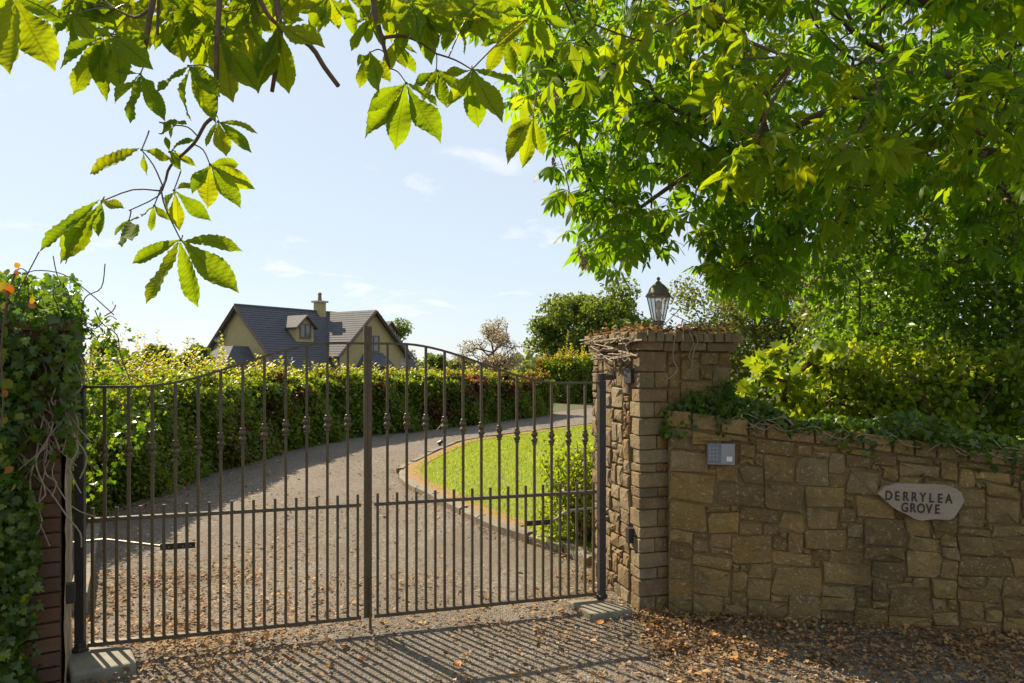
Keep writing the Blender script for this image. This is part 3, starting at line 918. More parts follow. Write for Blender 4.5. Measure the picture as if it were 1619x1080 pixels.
# ------------------------------------------------------------------ gate
G1 = np.array([-2.397, 3.79]); G2 = np.array([.611, 4.66]); GM = (G1 + G2) / 2
gax = (Vector((*GU, 0)), Vector((*(-GN), 0)), Vector((0, 0, 1)))
def ease(u):
    t = min(max((u - .18) / .70, 0), 1); return t * t * (3 - 2 * t)
ZT0, ZT1, ZM, ZB = 1.538, 1.793, .797, .105
coll = MB().lathe((0, 0, 0), [(.006, -.050), (.017, -.047), (.017, -.041), (.013, -.036), (.021, -.026), (.023, -.017), (.018, -.008), (.013, -.003), (.013, .003), (.018, .008), (.023, .017), (.021, .026), (.013, .036), (.017, .041), (.017, .047), (.006, .050)], 8)
coll_me = bpy.data.meshes.new('collar'); coll_me.from_pydata(coll.v, [], coll.f); coll_me.materials.append(M['gate'])
dog = MB().box((0, 0, 0), .0155, .0155, ZM + .066 - ZB, gax)
dog_me = bpy.data.meshes.new('short_bar'); dog_me.from_pydata(dog.v, [], dog.f); dog_me.materials.append(M['gate'])
def gate_leaf(H, Mid, label, left):
    g = thing('gate', (H[0], H[1], .07), label, 'gate', 'pair of arched driveway gates')
    W = np.linalg.norm(Mid - H)
    sgn = 1 if left else -1
    P = lambda u: H + (Mid - H) * u
    # hinge stile
    MB().box((*H, .07 + (ZT0 + .012 - .07) / 2), .046, .046, ZT0 + .012 - .07, gax).build('hinge_stile', M['gatedark'], g)
    m = MB(); m.lathe((*H, .068), [(.04, 0), (.042, .02), (.03, .03), (.028, .06)], 10); m.build('pivot', M['gatedark'], g)
    # meeting stile
    q = Mid - GU * sgn * .0125
    zt = 1.903 if left else 1.898
    MB().box((*q, (.10 + zt) / 2), .022 if left else .024, .032, zt - .10, gax).build('meeting_stile', M['gate'], g)
    # rails
    e = .02 / W
    pts = []
    for i in range(29):
        u = e + (1 - 2.1 * e) * i / 28
        p = P(u); pts.append((p[0], p[1], ZT0 + (ZT1 - ZT0) * ease(u)))
    V = []; F = []
    for p in pts:
        for (a, b) in ((-.011, -.007), (.011, -.007), (.011, .007), (-.011, .007)):
            V.append((p[0] - GN[0] * a, p[1] - GN[1] * a, p[2] + b))
    for i in range(28):
        for j in range(4):
            F.append((i * 4 + j, i * 4 + (j + 1) % 4, (i + 1) * 4 + (j + 1) % 4, (i + 1) * 4 + j))
    F += [(3, 2, 1, 0), (112, 113, 114, 115)]
    MB().add(V, F).build('top_rail', M['gate'], g)
    c = P(.5)
    MB().box((*c, ZM), W - .08, .030, .020, gax).build('middle_rail', M['gate'], g)
    MB().box((*c, ZB), W - .08, .034, .022, gax).build('bottom_rail', M['gate'], g)
    base = wpos(g)
    for i in range(1, 13):
        u = i / 13; p = P(u)
        zt = ZT0 + (ZT1 - ZT0) * ease(u) - .006
        b = MB().box((*p, (ZB + zt) / 2), .016, .016, zt - ZB, gax).build('long_bar', M['gate'], g)
        zc_ = 1.168 + .14 * ease(u)
        co = link('collar', coll_me, None, b, (0, 0, zc_ - (ZB + zt) / 2))
        for pl in coll_me.polygons: pl.use_smooth = True
    for i in range(13):
        p = P((i + .5) / 13)
        link('short_bar', dog_me, None, g, (p[0] - base.x, p[1] - base.y, (ZM + .066 + ZB) / 2 - base.z))
    return g
gl = gate_leaf(G1, GM, 'left half of the arched dark iron driveway gate, hinged by the brick pillar', True)
gr = gate_leaf(G2, GM, 'right half of the arched dark iron driveway gate, hinged by the stone pillar', False)
q = GM + GU * .022 - GN * -.0
mb = MB(); mb.tube([(q[0], q[1] - .03, -.005), (q[0], q[1] - .03, .34)], .0085, 8); mb.build('drop_bolt', M['gate'], gr)
# hinge bracket on the stone pillar
q = G2
hb = thing('gate_hinge_bracket', (*(PC - GN * .13), 1.53), 'black hinge bracket bolted to the stone pillar face at the gate top', 'hinge')
MB().box((q[0] + .05, q[1] + .0, 1.575), .09, .04, .03, gax).build('arm', M['gatedark'], hb)
MB().tube([(q[0], q[1], 1.552), (q[0], q[1], 1.60)], .030, 10).build('barrel', M['gatedark'], hb)
MB().box((*(PC - GN * .13 - GU * .022), 1.585), .02, .11, .10, gax).build('plate', M['gatedark'], hb)
# openers: folding arm with bracket
op = thing('gate_opener_arm', (-2.62, 4.1, .6), 'galvanised opener arm with drilled bracket behind the left gate half', 'gate arm', 'gate opener arms')
a, b, c = at(108, 859, 4.02), at(165, 853, 4.0), at(258, 864, 3.98)
MB().tube([a, b, c], .008, 8).build('arm_rod', M['galv'], op)
p0, p1 = at(254, 865, 3.965), at(308, 861, 4.0)
MB().box((p0 + p1) / 2, np.linalg.norm(p1 - p0), .012, .036, gax).build('bracket', M['gatedark'], op)
for f in (.25, .45, .65, .88):
    pp = p0 + (p1 - p0) * f
    MB().box(pp + np.array([.003, -.008, -.002]), .008, .004, .008, gax).build('bolt', M['galv'], op)
op = thing('gate_opener_arm', (.5, 4.75, .6), 'bent steel opener arm with flat bracket behind the right gate half', 'gate arm', 'gate opener arms')
a, b, c, d = at(866, 826, 4.66), at(880, 820, 4.7), at(898, 808, 4.72), at(946, 803, 4.78)
MB().tube(smooth_line([a, b, c, d], 4), .010, 8).build('arm_rod', M['galv'], op)
p0, p1 = at(832, 828, 4.60), at(870, 825, 4.66)
MB().box((p0 + p1) / 2, np.linalg.norm(p1 - p0), .012, .034, gax).build('bracket', M['gatedark'], op)
# motor boxes at the pivots
for (corners, zt, zb, lab) in (
        ([(897, 949), (945, 945), (1001, 962), (938, 971)], .062, -.01, 'flat grey motor cover plate at the foot of the stone pillar'),
        ([(104, 1040), (128, 1022), (208, 1022), (216, 1047), (112, 1066)], .075, -.01, 'grey motor cover box at the foot of the brick pillar')):
    pts = []
    for (px, py) in corners:
        D = (EYE - zt) * FPX / (py - HOR); pts.append(((px - 809.5) * D / FPX, D))
    n = len(pts)
    V = [(x_, y_, zb) for x_, y_ in pts] + [(x_, y_, zt) for x_, y_ in pts]
    F = [tuple(range(n - 1, -1, -1)), tuple(range(n, 2 * n))] + [(i, (i + 1) % n, n + (i + 1) % n, n + i) for i in range(n)]
    if sum((pts[i][0] * pts[(i + 1) % n][1] - pts[(i + 1) % n][0] * pts[i][1]) for i in range(n)) < 0:
        F = [f[::-1] for f in F]
    o = MB().add(V, F).build('motor_cover', M['pad'], label=lab, cat='motor cover', group='underground gate motor covers')
    bv = o.modifiers.new('bevel', 'BEVEL'); bv.width = .012; bv.segments = 2
# photocells
q = PC - GN * .10 - GU * .022
MB().box((*q, .50), .05, .045, .10, gax).build('photocell', M['gatedark'], label='small black safety sensor on the sunlit side of the stone pillar', cat='sensor', group='gate safety sensors')
q = LC - LU * .03 + LB * .12
MB().box((*q, .47), .045, .05, .10, lax).build('photocell', M['gatedark'], label='small black safety sensor on the flaking edge of the brick pillar', cat='sensor', group='gate safety sensors')

# ------------------------------------------------------------------ intercom and name plate on the wall
wax = (Vector((*WU, 0)), Vector((0, 0, 1)), Vector((*WN, 0)))
def wall_at(px, py, h):
    # point on the wall face seen at that pixel, h metres proud of it
    k_ = (px - 809.5) / FPX
    den = k_ * WU[1] - WU[0]
    o = WA + WN * h
    # o + WU*u = D*(k,1)
    u = (o[0] - k_ * o[1]) / (k_ * WU[1] - WU[0])
    p = o + WU * u
    return np.array((p[0], p[1], EYE - (py - HOR) * p[1] / FPX))
c0 = wall_at(1139, 717, .02)
ic = thing('intercom', c0 - np.array([0, 0, .08]), 'small grey intercom with keypad fixed to the stone wall', 'intercom')
MB().box(c0 + np.array([*WN, 0]) * .012, .172, .135, .045, wax).build('housing', M['intercom'], ic)
cL = wall_at(1128, 717, .056); cR = wall_at(1150, 717, .056)
MB().box(cL, .076, .122, .012, wax).build('keypad', M['intercomdark'], ic)
for r_ in range(4):
    for k_ in range(3):
        pp = cL + np.array([*WU, 0]) * (-.022 + .022 * k_) + np.array([0, 0, .036 - .024 * r_]) + np.array([*WN, 0]) * .007
        MB().box(pp, .014, .015, .006, wax).build('button', M['intercom'], ic)
MB().box(cR, .078, .122, .012, wax).build('speaker_panel', M['intercom'], ic)
MB().box(cR + np.array([*WU, 0]) * .012 + np.array([0, 0, -.035]) + np.array([*WN, 0]) * .007, .034, .03, .004, wax).build('call_button', M['white'], ic)
MB().box(wall_at(1130, 694, .02), .2, .022, .03, wax).build('ledge_stone', M['stone'], wall)

c0 = wall_at(1454, 793, .03)
np_ = thing('name_plate', c0, 'wavy edged wooden house name plate fixed on the stone wall', 'sign')
pts = np.array([(518, 440), (540, 410), (590, 392), (640, 391), (690, 393), (740, 393), (790, 395), (825, 408), (845, 425), (855, 455), (848, 478), (835, 500), (818, 530), (800, 541), (770, 540), (740, 540), (690, 548), (660, 541), (635, 526), (600, 510), (570, 490), (545, 465)], float)
uvp = (pts - (686, 468)) / 681.0; uvp[:, 1] *= -1
n = len(uvp)
V = []
for h, sc_ in ((-.02, 1), (.012, 1), (.018, .975)):
    for (a, b) in uvp:
        p = c0 + np.array([*WU, 0]) * a * sc_ + np.array([0, 0, b * sc_]) + np.array([*WN, 0]) * h
        V.append(p)
F = [tuple(range(n)), tuple(range(3 * n - 1, 2 * n - 1, -1))]
for r_ in range(2):
    F += [(r_ * n + i, (r_ + 1) * n + i, (r_ + 1) * n + (i + 1) % n, r_ * n + (i + 1) % n) for i in range(n)]
MB().add(V, F).build('board', M['plate'], np_)
RT = Matrix((Vector((*WU, 0)), Vector((0, 0, 1)), Vector((*WN, 0)))).transposed()
for txt, du, dv_, wd in (('DERRYLEA', -.014, .028, .378), ('GROVE', .0, -.040, .218)):
    pitch = wd / (len(txt) - .28)
    for i_, chx in enumerate(txt):
        cu = bpy.data.curves.new('letter', 'FONT')
        cu.body = chx; cu.align_x = 'CENTER'; cu.align_y = 'CENTER'; cu.size = .082; cu.extrude = .0015; cu.offset = .0016
        tmp = link('letter_curve', cu, M['ink'])
        bpy.context.view_layer.update()
        lm = bpy.data.meshes.new_from_object(tmp)
        bpy.data.objects.remove(tmp)
        off = (i_ - (len(txt) - 1) / 2) * pitch
        o = link('letter', lm, M['ink'], np_, np.array([*WU, 0]) * (du + off) + np.array([0, 0, dv_ - .028 * off]) + np.array([*WN, 0]) * .0205)
        o.rotation_euler = (RT @ Matrix.Rotation(R(-1.5), 3, 'Z')).to_euler()
        o.scale = (.72, .98, 1)
# hook above the plate
a = wall_at(1455, 752, .02)
MB().tube([a, a + np.array([0, -.03, -.0]), a + np.array([0, -.03, .02])], .005, 6).build('wall_hook', M['gatedark'], label='tiny dark hook in the wall joint above the name plate', cat='hook')

# ------------------------------------------------------------------ lanterns
def lantern(x_, y_, z_, label, k0=.86):
    t = thing('lantern', (x_, y_, z_), label, 'lantern', 'six sided lanterns on the gate pillars')
    c = (x_, y_, z_)
    MB().lathe(c, [(.075, 0), (.075, .012), (.045, .028), (.032, .05), (.036, .075), (.03, .09), (.05, .112), (.06, .125), (.058, .135)], 12).build('base', M['lampmetal'], t, True)
    z0, z1, r0, r1 = .140, .335, .058, .105
    for k_ in range(6):
        a0, a1 = math.pi * k_ / 3, math.pi * (k_ + 1) / 3
        e = lambda r, a, z: np.array((x_ + r * math.cos(a), y_ + r * math.sin(a), z_ + z))
        MB().tube([e(r0, a0, z0), e(r1, a0, z1)], .0055, 5).build('frame_bar', M['lampmetal'], t)
        g = .05
        MB().add([e(r0 * .96, a0 + g, z0), e(r0 * .96, a1 - g, z0), e(r1 * .96, a1 - g, z1), e(r1 * .96, a0 + g, z1)], [(0, 1, 2, 3)]).build('pane', M['lampglass'], t)
    MB().lathe(c, [(.10, .332), (.122, .336), (.122, .348), (.105, .352)], 6).build('rim', M['lampcap'], t)
    MB().lathe(c, [(.116, .352), (.098, .375), (.085, .405), (.06, .435), (.035, .452), (.026, .458), (.026, .466), (.012, .472), (.010, .478), (.017, .488), (.016, .498), (.006, .508)], 12).build('dome', M['lampcap'], t, True)
    MB().lathe(c, [(.016, .135), (.016, .21), (.012, .22)], 8).build('lamp_holder', M['white'], t)
    MB().lathe(c, [(.012, .221), (.026, .25), (.03, .275), (.022, .30), (.006, .31)], 10).build('bulb', M['white'], t, True)
    t.scale = (k0 * .92, k0 * .92, k0)
    return t
pp = at(1041, 525, 5.02)
lantern(pp[0], pp[1], 1.868, 'weathered six sided lantern standing on the stone gate pillar')
lantern(-2.735, 3.48, 1.887, 'dark lantern on the brick pillar, only its dome edge showing at the left border')

# ------------------------------------------------------------------ house
DH = 48.0
HO = np.array([-.400 * DH, DH])
HE = np.array([.544, .839]); HE = HE / np.linalg.norm(HE)       # along the ridge
HQ = np.array([HE[1], -HE[0]])                                  # towards the front garden
GZ = -1.1
def hp(L, q, z):
    p = HO + HE * L + HQ * q
    return (p[0], p[1], z)
house = thing('house', (*(HO + HE * 7), GZ), 'cream dormer bungalow with slate roofs and chimney beyond the hedge', 'house')
ZR, ZE = 5.75, 1.62
HW, HL = 4.45, 13.9
SL = (ZR - ZE) / HW
def hull(pts, faces): return MB().add([hp(*p) for p in pts], faces)
# body
ze = ZE - .05; zr_ = ZR - .1
hull([(0, -HW + .2, GZ), (0, HW - .2, GZ), (0, HW - .2, ze), (0, 0, zr_), (0, -HW + .2, ze), (HL, -HW + .2, GZ), (HL, HW - .2, GZ), (HL, HW - .2, ze), (HL, 0, zr_), (HL, -HW + .2, ze)],
     [(0, 1, 2, 3, 4), (9, 8, 7, 6, 5), (1, 6, 7, 2), (0, 4, 9, 5)]).build('wall', M['plaster'], house)
def slab(pts, th, name, mat, parent):
    """sloping roof slab: four corners (L,q,z), thickness th downwards"""
    lo = [(a, b, c - th) for a, b, c in pts]
    n = len(pts)
    F = [tuple(range(n)), tuple(range(2 * n - 1, n - 1, -1))] + [(i, n + i, n + (i + 1) % n, (i + 1) % n) for i in range(n)]
    return MB().add([hp(*p) for p in list(pts) + lo], F).build(name, mat, parent)
ov = .35
zo = lambda q: ZR - SL * abs(q)
QE = HW + .35
rf = slab([(-ov, 0, ZR), (HL + ov, 0, ZR), (HL + ov, QE, zo(QE)), (-ov, QE, zo(QE))], .16, 'roof', M['roof'], house)
slab([(HL + ov, 0, ZR - .01), (-ov, 0, ZR - .01), (-ov, -QE, zo(QE)), (HL + ov, -QE, zo(QE))], .16, 'roof', M['roof'], house)
# barge boards on the gable, gutters
for sg in (1, -1):
    a = hp(-ov - .03, 0, ZR - .12); b = hp(-ov - .03, sg * QE, zo(QE) - .12)
    MB().tube([a, b], .13, 4).build('barge_board', M['trim'], house)
MB().tube([hp(-ov, QE + .06, zo(QE) - .12), hp(HL + ov, QE + .06, zo(QE) - .12)], .09, 6).build('gutter', M['trim'], house)
MB().tube([hp(-ov, 0, ZR + .02), hp(HL + ov, 0, ZR + .02)], .10, 6).build('ridge_tiles', M['roof'], house)
# slate courses as raised laths, each its own strip, far enough to be joined
mb = MB()
for i in range(1, 26):
    q = QE * i / 26
    mb.tube([hp(-ov + .02, q, zo(q) + .012), hp(HL + ov - .02, q, zo(q) + .012)], .028, 3)
mb.build('slate_courses', M['roof'], house, kind='stuff')
# front gable
LG, GWD, QG = 8.2, 3.55, HW + .45
zg = lambda d_: ZR - .02 - SL * abs(d_)
hull([(LG - GWD, 1, GZ), (LG + GWD, 1, GZ), (LG - GWD, QG, GZ), (LG + GWD, QG, GZ), (LG - GWD, QG, zg(GWD) - .1), (LG + GWD, QG, zg(GWD) - .1), (LG, QG, zg(0) - .12), (LG - GWD, 1, zg(GWD) - .1), (LG + GWD, 1, zg(GWD) - .1), (LG, .5, zg(0) - .12)],
     [(2, 3, 5, 6, 4), (0, 2, 4, 7), (3, 1, 8, 5)]).build('front_gable_wall', M['plaster'], house)
gd = GWD + .3
# the gable slopes run back to the valley on the main roof (where main roof height equals slope height: q = |d|)
for sg in (-1, 1):
    slab([(LG, 0, zg(0) + .03), (LG, QG + .35, zg(0) + .03), (LG + sg * gd, QG + .35, zg(gd) + .03), (LG + sg * gd, gd - .2, zg(gd) + .03)][::sg], .14, 'gable_roof', M['roof'], house)
    MB().tube([hp(LG, QG + .38, zg(0) - .08), hp(LG + sg * gd, QG + .38, zg(gd) - .08)], .12, 4).build('barge_board', M['trim'], house)
mb = MB()
for i in range(1, 20):
    dlt = gd * i / 20
    mb.tube([hp(LG - dlt, dlt - .1, zg(dlt) + .038), hp(LG - dlt, QG + .33, zg(dlt) + .038)], .018, 3)
mb.build('gable_slate_courses', M['roof'], house, kind='stuff')
# quoins on the gable corners
for L0 in (LG - GWD + .25, LG + GWD - .25):
    for i in range(10):
        w = .62 if i % 2 else .42
        zz = GZ + .2 + i * .34
        if zz + .3 > zg(GWD): break
        mb = MB().add([hp(L0 + a, QG + b, c) for c in (zz, zz + .31) for a, b in ((-w / 2, .03), (w / 2, .03), (w / 2, -.05), (-w / 2, -.05))], [(3, 2, 1, 0), (4, 5, 6, 7), (0, 1, 5, 4), (1, 2, 6, 5), (2, 3, 7, 6), (3, 0, 4, 7)])
        mb.build('quoin', M['quoin'], house)
def window(L0, q, z0, w, h, parent):
    fr = MB()
    for (a, b, c, d) in ((-w / 2, -w / 2 + .09, 0, h), (w / 2 - .09, w / 2, 0, h), (-w / 2 + .09, w / 2 - .09, 0, .09), (-w / 2 + .09, w / 2 - .09, h - .09, h), (-.035, .035, .09, h - .09)):
        fr.add([hp(L0 + x_, q + y_, z0 + z_) for z_ in (c, d) for x_, y_ in ((a, .06), (b, .06), (b, -.04), (a, -.04))], [(3, 2, 1, 0), (4, 5, 6, 7), (0, 1, 5, 4), (1, 2, 6, 5), (2, 3, 7, 6), (3, 0, 4, 7)])
    f = fr.build('window', M['winframe'], parent)
    for s_ in (-1, 1):
        a, b = (s_ * .035, s_ * (w / 2 - .09)) if s_ > 0 else (-(w / 2 - .09), -.035)
        MB().add([hp(L0 + a, q + .02, z0 + .09), hp(L0 + b, q + .02, z0 + .09), hp(L0 + b, q + .02, z0 + h - .09), hp(L0 + a, q + .02, z0 + h - .09)], [(0, 1, 2, 3)]).build('pane', M['window'], f)
# dormers
for L0, nm in ((3.5, 1), (12.3, 2)):
    hw, zt, qf = .78, 5.15, 2.75
    zl = zo(qf); es = zt - hw * .95
    d = hull([(L0 - hw, qf, zl - .1), (L0 + hw, qf, zl - .1), (L0 + hw, qf, es), (L0, qf, zt - .06), (L0 - hw, qf, es), (L0 - hw, (ZR - es) / SL, es), (L0 + hw, (ZR - es) / SL, es)],
             [(0, 1, 2, 3, 4), (0, 4, 5), (1, 6, 2)]).build('dormer', M['plaster'], house)
    qb = (ZR - zt) / SL - .05
    for sg in (-1, 1):
        hh = hw + .2; eh = zt - hh * .95
        slab([(L0, qb, zt + .03), (L0, qf + .25, zt + .03), (L0 + sg * hh, qf + .25, eh + .03), (L0 + sg * hh, (ZR - eh) / SL - .05, eh + .03)][::sg], .09, 'dormer_roof', M['roof'], d)
        MB().tube([hp(L0, qf + .27, zt - .05), hp(L0 + sg * hh, qf + .27, eh - .05)], .07, 4).build('barge_board', M['trim'], d)
    window(L0, qf + .02, zl + .28, 1.0, 1.05, d)
window(LG, QG + .02, 2.55, 1.3, 1.25, house)
window(2.4, HW - .18, -.3, 1.8, 1.3, house)
window(12.6, HW - .18, -.3, 1.3, 1.3, house)
# bay with a lean-to roof on the gable
hull([(LG - 1.5, QG, GZ), (LG + 1.5, QG, GZ), (LG + 1.1, QG + .9, GZ), (LG - 1.1, QG + .9, GZ), (LG - 1.5, QG, 1.45), (LG + 1.5, QG, 1.45), (LG + 1.1, QG + .9, 1.45), (LG - 1.1, QG + .9, 1.45)],
     [(3, 2, 6, 7), (0, 3, 7, 4), (2, 1, 5, 6)]).build('bay_window', M['winframe'], house)
hull([(LG - 1.75, QG, 1.42), (LG + 1.75, QG, 1.42), (LG + 1.3, QG + 1.15, 1.42), (LG - 1.3, QG + 1.15, 1.42), (LG - 1.0, QG, 2.5), (LG + 1.0, QG, 2.5)],
     [(3, 2, 5, 4), (0, 3, 4), (2, 1, 5), (0, 1, 2, 3)]).build('bay_roof', M['roof'], house)
# side annex with hipped roof on the gable end
hull([(-2.8, -1.6, GZ), (0, -1.6, GZ), (0, 2.3, GZ), (-2.8, 2.3, GZ), (-2.8, -1.6, 1.1), (0, -1.6, 1.1), (0, 2.3, 1.1), (-2.8, 2.3, 1.1)],
     [(0, 3, 7, 4), (3, 2, 6, 7), (0, 4, 5, 1)]).build('annex_wall', M['plaster'], house)
hull([(-3.15, -1.95, 1.08), (0, -1.95, 1.08), (0, 2.65, 1.08), (-3.15, 2.65, 1.08), (-1.2, -.35, 2.85), (0, -.35, 2.85), (0, 1.05, 2.85), (-1.2, 1.05, 2.85)],
     [(0, 3, 7, 4), (3, 2, 6, 7), (0, 4, 5, 1), (4, 7, 6, 5), (0, 1, 2, 3)]).build('annex_roof', M['roof'], house)
MB().tube([hp(LG - GWD + .05, QG + .06, GZ), hp(LG - GWD + .05, QG + .06, 2.2)], .05, 6).build('downpipe', M['trim'], house)
MB().tube([hp(.2, HW - .1, GZ), hp(.2, HW - .1, ZE)], .05, 6).build('downpipe', M['trim'], house)
# chimney, dish, pipe
mb = MB(); ch = Vector(hp(7.2, .1, 0)); hax = (Vector((*HE, 0)), Vector((*HQ, 0)), Vector((0, 0, 1)))
chm = MB().box((ch.x, ch.y, 5.85), .62, .72, 1.2, hax).build('chimney', M['plaster'], house)
MB().box((ch.x, ch.y, 6.53), .9, .98, .14, hax).build('chimney_cap', M['quoin'], chm)
MB().lathe((ch.x, ch.y, 6.60), [(.17, 0), (.16, .1), (.13, .45), (.16, .5), (.15, .6), (.05, .68)], 10).build('chimney_pot', M['pot'], chm)
dp = Vector(hp(-.35, -1.9, 3.55))
dn = Vector((-.45, -.85, .35)).normalized()
Vd = []; Fd = []
qx = dn.to_track_quat('Z', 'Y').to_matrix()
for r_, z_ in ((.02, -.09), (.22, -.06), (.40, 0.0)):
    for k_ in range(14):
        a = 2 * math.pi * k_ / 14
        Vd.append(dp + qx @ Vector((r_ * math.cos(a), r_ * math.sin(a), z_)))
for i in range(2):
    for k_ in range(14):
        Fd.append((i * 14 + k_, i * 14 + (k_ + 1) % 14, (i + 1) * 14 + (k_ + 1) % 14, (i + 1) * 14 + k_))
Fd.append(tuple(range(13, -1, -1)))
MB().add(Vd, Fd).build('satellite_dish', M['dish'], house)
MB().tube([hp(-.05, -1.5, 3.6), hp(-.06, -1.2, 4.5)], .03, 5).build('aerial_pole', M['dish'], house)

# ------------------------------------------------------------------ distant trees
def grow(points, root, bias=.35):
    """connect points to the root as a branching graph; returns parents and descendant counts"""
    P = np.vstack([root, points]); n = len(P)
    nr = len(root)
    par = np.full(n, -1); plen = np.zeros(n)
    for i in range(1, nr): par[i] = i - 1; plen[i] = plen[i - 1] + np.linalg.norm(P[i] - P[i - 1]) * .4
    best = np.full(n, np.inf); who = np.zeros(n, int); inn = np.zeros(n, bool)
    inn[:nr] = True
    for i in range(nr):
        c = np.linalg.norm(P - P[i], axis=1) + bias * plen[i]
        m = c < best; best[m] = c[m]; who[m] = i
    best[:nr] = np.inf
    orderl = list(range(nr))
    for _ in range(n - nr):
        j = int(np.argmin(best)); inn[j] = True; par[j] = who[j]; orderl.append(j)
        plen[j] = plen[par[j]] + np.linalg.norm(P[j] - P[par[j]])
        best[j] = np.inf
        c = np.linalg.norm(P - P[j], axis=1) + bias * plen[j]
        m = (~inn) & (c < best); best[m] = c[m]; who[m] = j
    cnt = np.ones(n)
    for j in reversed(orderl):
        if par[j] >= 0: cnt[par[j]] += cnt[j]
    return P, par, cnt

def tree(name, x_, y_, ztop, zlow, rx, label, mat, leaves, size, cat='tree', lobes=16, trunk_r=.18, group=None, spread=.40, zg_=None, tmpl=LEAF4, twigs=60):
    z0 = float(ground_z(x_, y_)) if zg_ is None else zg_
    t = thing(name, (x_, y_, z0), label, cat, group)
    cz_ = (ztop + zlow) / 2; rz = (ztop - zlow) / 2
    # lobe centres over an ellipsoid
    c = rand_unit(lobes) * rng.uniform(.45, .95, (lobes, 1)) * np.array([rx, rx, rz]) + np.array([x_, y_, cz_])
    lr = rng.uniform(.7, 1.25, lobes) * spread * max(rx, rz) * .95
    w = lr ** 2; w /= w.sum()
    idx = rng.choice(lobes, leaves, p=w)
    T = c[idx] + rand_unit(leaves) * (rng.random((leaves, 1)) ** .45) * lr[idx][:, None] * np.array([1, 1, .8])
    T[:, 2] = np.maximum(T[:, 2], z0 + .15)
    leaf_cloud('crown', tmpl, T, size * rng.uniform(.6, 1.3, leaves), mat, t)
    root = np.array([(x_, y_, z0 - .1), (x_ + .05, y_, z0 + (zlow - z0) * .6 + .2), (x_, y_ + .05, zlow + rz * .5), (x_, y_, zlow + rz * 1.0)])
    pts = T[rng.choice(leaves, twigs, replace=False)]
    P, par, cnt = grow(np.vstack([c, pts]), root)
    mb = MB()
    mb.tube(root, [trunk_r * 1.2, trunk_r, trunk_r * .7, trunk_r * .4], 8)
    tr = mb.build('trunk', M['bark'], t)
    mb = MB()
    for j in range(len(root), len(P)):
        r1 = trunk_r * .09 * math.sqrt(cnt[j]); r0 = min(trunk_r * .5, trunk_r * .09 * math.sqrt(cnt[par[j]]))
        mb.tube([P[par[j]], P[j]], [r0, r1], 4, False)
    mb.build('branches', M['bark'], t, kind='stuff')
    return t
def tree_px(name, px0, px1, ptop, pbot, D, label, mat, leaves, size, **kw):
    a = at(px0, ptop, D); b = at(px1, pbot, D)
    return tree(name, (a[0] + b[0]) / 2, D, a[2], b[2], (b[0] - a[0]) / 2, label, mat, leaves, size, **kw)
tree_px('broadleaf_tree', 836, 1060, 452, 618, 44, 'rounded dark green tree between the pale bare tree and the lantern', M['tree_a'], 42000, .23, lobes=95, spread=.25)
tree_px('airy_tree', 722, 838, 503, 612, 50, 'pale grey brown airy tree in the middle distance behind the hedge', M['tree_b'], 7000, .13, lobes=34, spread=.30, twigs=700, trunk_r=.12)
tree_px('broadleaf_tree', 1062, 1330, 400, 640, 27, 'tall soft green tree directly behind the lantern and pillar', M['tree_c'], 34000, .14, lobes=60, spread=.3)
tree_px('broadleaf_tree', 590, 652, 496, 590, 76, 'light green tree rising behind the right end of the house roof', M['tree_a'], 4500, .32, lobes=12)
tree_px('broadleaf_tree', 655, 702, 556, 605, 85, 'low dark tree just right of the house', M['tree_a'], 3000, .32, lobes=10)
tree_px('broadleaf_tree', 695, 760, 562, 605, 95, 'low bluish tree at the foot of the pale airy tree', M['tree_c'], 3000, .34, lobes=10)
tree_px('field_bush', 140, 215, 532, 600, 17, 'round dark bush behind the hedge nearest the brick pillar', M['tree_a'], 7000, .085, cat='bush', lobes=12, trunk_r=.06)
tree_px('field_bush', 205, 275, 546, 600, 21, 'olive bush behind the hedge left of the house', M['tree_c'], 6000, .10, cat='bush', lobes=12, trunk_r=.06)
tree_px('field_bush', 268, 335, 549, 600, 26, 'green bush behind the hedge at the corner of the house gable', M['tree_a'], 5000, .12, cat='bush', lobes=10, trunk_r=.06)
tree_px('broadleaf_tree', 1240, 1480, 330, 640, 22, 'broad green tree deep behind the evergreen bush above the wall', M['tree_c'], 24000, .16, lobes=26)
# far treeline
k = 14000
a = rng.uniform(-1.2, 1.2, k); dist = rng.uniform(150, 210, k)
hgt = 3.2 + 2.0 * np.sin(a * 23) + 1.2 * np.sin(a * 61 + 2) + rng.normal(0, .4, k)
T = np.stack([np.tan(a) * dist, dist, -1.4 + rng.random(k) ** .7 * np.maximum(hgt, 1.0)], -1)
leaf_cloud('treeline', LEAF6, T, rng.uniform(1.2, 2.6, k), M['tree_c'], label='low far off treeline along the horizon')

